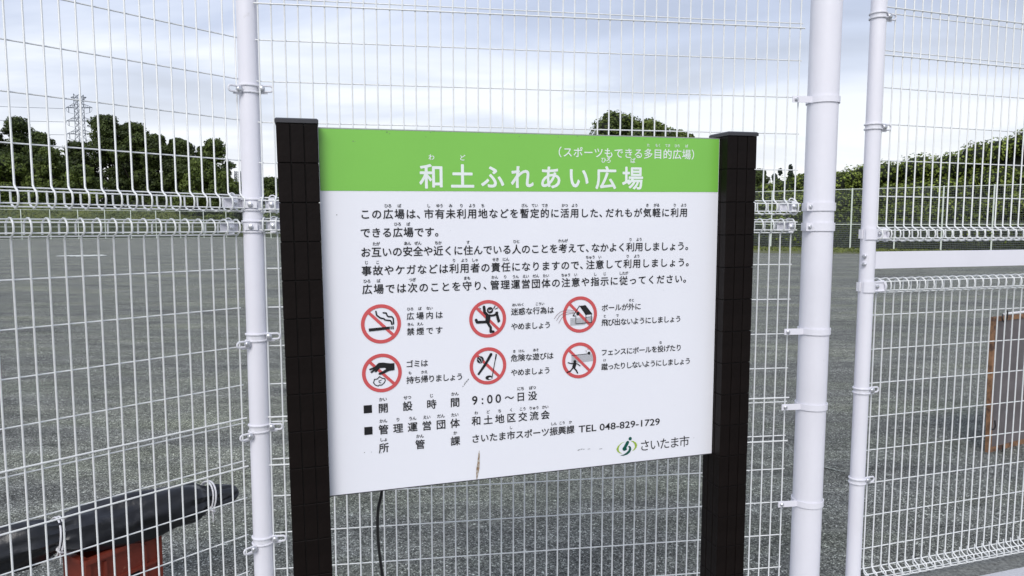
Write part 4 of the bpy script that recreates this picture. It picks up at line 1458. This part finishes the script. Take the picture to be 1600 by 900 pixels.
A3 = np.array(rows)
i0 = ii.astype(int); j0 = jj.astype(int); fi = (ii - i0)[:, None]; fj = (jj - j0)[:, None]
pos = (A3[i0, j0] * (1 - fi) * (1 - fj) + A3[i0 + 1, j0] * fi * (1 - fj) + A3[i0, j0 + 1] * (1 - fi) * fj + A3[i0 + 1, j0 + 1] * fi * fj)
pos[:, 2] += 0.12
V, F = leaf_quads(pos, np.tile([[0.2, -0.7, 0.7]], (n, 1)), 0.34, 0.6)
cl = 0.5 + 0.5 * np.sin(pos[:, 0] * 0.9) * np.sin(pos[:, 2] * 2.1 + pos[:, 0] * 0.3)
tag(obj('grass', npmesh('grass', V, F, M['leaf_grass'], np.clip(0.1 + 0.45 * cl + 0.35 * rng.random(n), 0, 1))), 'weedy grass growing on the slope behind the far left fence', 'grass', None, 'stuff')

# ------------------------------------------------------------------ vine covered bank behind the right far fence
bank = empty('vine_bank', loc=(0, 0, 0))
tag(bank, 'bank smothered in yellow green vines behind the far fence on the right', 'vines', None, 'stuff')
nR2 = Vector((dR_.y, -dR_.x)) * -1
if nR2.y < 0: nR2 = -nR2
topk = [(-60, 3.2), (-22, 3.4), (-12, 3.6), (-6, 4.4), (0, 5.8), (6, 6.5), (9, 6.9), (12, 7.4), (15, 8.2), (17, 8.7), (20, 9.3), (23, 10.1), (27, 11.0), (34, 11.8), (60, 12)]
tk = np.array([k[0] for k in topk]); th_ = np.array([k[1] for k in topk])
lob = []
base0 = Vector((20.9, 57.0))
for k in range(150):
    s_ = -40 + k * 0.62
    p_ = base0 + dR_ * s_
    top_ = float(np.interp(s_, tk, th_))
    for lev in range(4):
        f_ = (lev + 0.6) / 4
        dep = 1.6 + 1.0 * lev + random.uniform(-0.5, 0.7)
        z = top_ * f_ * random.uniform(0.86, 1.0)
        r_ = random.uniform(0.9, 1.5)
        if lev == 3: z = top_ - r_ * 0.62 + random.uniform(-0.35, 0.2)
        lob.append((p_.x + nR2.x * dep, p_.y + nR2.y * dep, z, r_, r_, r_ * 0.72))
blob_mesh('dark_filler', lob, M['core'], 0.86, bank)
hm_ = MB()
for k in range(51):
    s_ = -42 + k * 2.0
    p_ = base0 + dR_ * s_
    t_ = float(np.interp(s_, tk, th_)) - 1.2
    hm_.v += [(p_.x + nR2.x * d_, p_.y + nR2.y * d_, t_ * q_) for d_, q_ in ((2.6, 0.0), (3.0, 0.45), (4.0, 0.80), (5.4, 1.0), (9.0, 1.0))]
hm_.f = [(i * 5 + j, (i + 1) * 5 + j, (i + 1) * 5 + j + 1, i * 5 + j + 1) for i in range(50) for j in range(4)]
hm_.build('soil_mound', M['core'], bank)
pos, nr, pick = sample_lobes(lob, 210000, 0.82, 1.12)
nr[:, 2] += 0.35
V, F = leaf_quads(pos, nr, 0.19, 0.5)
tone = rng.random(len(lob))[pick]
up_ = np.array(lob)[pick, 2]
obj('leaves', npmesh('leaves', V, F, M['leaf_kudzu'], np.clip(0.04 + 0.42 * tone + 0.55 * rng.random(len(pos)) ** 1.4, 0, 1)), bank)

# grass verge at the foot of the right far fence
vg = MB()
q0 = Vector((20.9, 57.0)) - dR_ * 30; q1 = Vector((20.9, 57.0)) + dR_ * 60
nn = -nR2
vp = []
k_ = 60
for i in range(k_ + 1):
    p_ = q0 + (q1 - q0) * (i / k_)
    w_ = 9.5 + 1.6 * math.sin(i * 0.9) + random.uniform(-0.8, 0.8)
    vp.append([(p_.x - nn.x * 2, p_.y - nn.y * 2, 0.02), (p_.x + nn.x * w_, p_.y + nn.y * w_, 0.006)])
vg.add([q for r_ in vp for q in r_], [(2 * i, 2 * i + 1, 2 * i + 3, 2 * i + 2) for i in range(k_)])
tag(vg.build('grass_verge', M['verge']), 'thin olive grass verge at the foot of the far right fence', None, None, 'structure')
n = 16000
fs_ = rng.random(n); ds_ = rng.random(n) ** 1.6 * 7.5
pos = np.stack([q0.x + (q1.x - q0.x) * fs_ + nn.x * ds_, q0.y + (q1.y - q0.y) * fs_ + nn.y * ds_, 0.03 + 0.08 * rng.random(n)], -1)
V, F = leaf_quads(pos, np.tile([[0, -0.6, 0.7]], (n, 1)), 0.16, 0.6)
tag(obj('grass', npmesh('grass', V, F, M['leaf_grass'], 0.2 + 0.7 * rng.random(n))), 'short dry grass on the verge below the far right fence', 'grass', None, 'stuff')


# ------------------------------------------------------------------ pylons and lines
def pylon(x, y, H, label, arms, wtop, wbase, rr_=0.13, rz=0.0):
    root = empty('lattice_pylon', loc=(x, y, 0), rz=rz)
    tag(root, label, 'pylon', 'lattice pylons beyond the trees')
    b2 = MB()
    nlev = 22
    zs = [H * (k / nlev) ** 0.9 for k in range(nlev + 1)]
    wd = lambda z: wbase + (wtop - wbase) * min(1, (z / (H * 0.72)))
    for sx, sy in ((-1, -1), (1, -1), (1, 1), (-1, 1)):
        b2.tube([(sx * wd(z) / 2, sy * wd(z) / 2, z) for z in zs], rr_, 4)
    for i in range(nlev):
        a, c_ = zs[i], zs[i + 1]
        wa, wc = wd(a) / 2, wd(c_) / 2
        for s1, s2 in (((-1, -1), (1, -1)), ((1, -1), (1, 1)), ((1, 1), (-1, 1)), ((-1, 1), (-1, -1))):
            b2.tube([(s1[0] * wa, s1[1] * wa, a), (s2[0] * wc, s2[1] * wc, c_)], rr_ * 0.6, 3)
            b2.tube([(s2[0] * wa, s2[1] * wa, a), (s1[0] * wc, s1[1] * wc, c_)], rr_ * 0.6, 3)
    b2.build('tower', M['pylon'], root)
    for z, l_, dp in arms:
        ar = MB()
        for sx in (-1, 1):
            w_ = wd(z) / 2
            tip = (sx * l_, 0, z)
            for sy in (-1, 1):
                ar.tube([(sx * w_, sy * w_, z), tip], rr_ * 0.8, 4)
                ar.tube([(sx * w_, sy * w_, z + dp), (sx * l_ * 0.72, 0, z + dp * 0.45), tip], rr_ * 0.7, 4)
            for q in range(1, 5):
                f_ = q / 5
                xx = w_ + (l_ - w_) * f_
                ar.tube([(sx * xx, 0, z), (sx * (xx - (l_ - w_) * 0.1), 0, z + dp * (1 - f_))], rr_ * 0.5, 3)
        ar.build('cross_arm', M['pylon'], root)
        if dp > 0:
            for sx in (-1, 1):
                ins = MB(); ins.tube([(sx * l_ * 0.8, 0, z), (sx * l_ * 0.8, 0, z - 2.4)], 0.16, 5); ins.tube([(sx * l_, 0, z), (sx * l_ * 0.95, 0, z - 1.6), (sx * l_ * 0.8, 0, z - 2.4), (sx * l_ * 0.45, 0, z - 3.0)], 0.06, 4)
                ins.build('insulator', M['pylon'], root)
    return root


E0 = EYE
pylon(-211.2, 350, E0 + 63.4, 'tall grey lattice pylon above the left wood', [(E0 + 62.0, 3.8, -2.2), (E0 + 57.0, 6.4, 1.9), (E0 + 50.6, 6.6, 1.9), (E0 + 44.4, 6.6, 1.9)], 3.0, 8.5, 0.15)
pylon(-134.9, 350, E0 + 26.4, 'small far pylon low beside the thin left pole', [(E0 + 24.5, 1.8, 0.9), (E0 + 21.0, 2.0, 0.9)], 2.2, 4.5, 0.15)
for z, k in ((57.0, 'top'), (50.6, 'middle'), (44.4, 'lowest')):
    f = MB()
    a = Vector((-211.2 - 6.4, 350, E0 + z - 0.5)); b2 = Vector((-470, 200, E0 + z + 6))
    f.tube([a.lerp(b2, q / 14) - Vector((0, 0, 22 * (q / 14) * (1 - q / 14))) for q in range(15)], 0.09, 4)
    tag(f.build('power_line', M['pylon']), 'thin %s power line running left from the tall pylon' % k, 'power line', 'power lines')

# far horizon: a low belt of trees closing the view between the nearer things
far = []
for k in range(150):
    a = -0.95 + k * 0.0135
    d = 330 + 30 * math.sin(k * 1.3)
    far.append((math.sin(a) * d, math.cos(a) * d, 2.5, 6.0, 5.0, random.uniform(3.0, 5.5)))
fb_ = empty('far_wood', loc=(0, 0, 0)); tag(fb_, 'low distant wood along the horizon behind everything', 'wood', None, 'stuff')
blob_mesh('dark_filler', far, M['core'], 0.9, fb_)
pos, nr, pick = sample_lobes(far, 16000)
V, F = leaf_quads(pos, nr, 1.0)
obj('leaves', npmesh('leaves', V, F, M['leaf_dark'], 0.3 + 0.6 * rng.random(len(pos))), fb_)
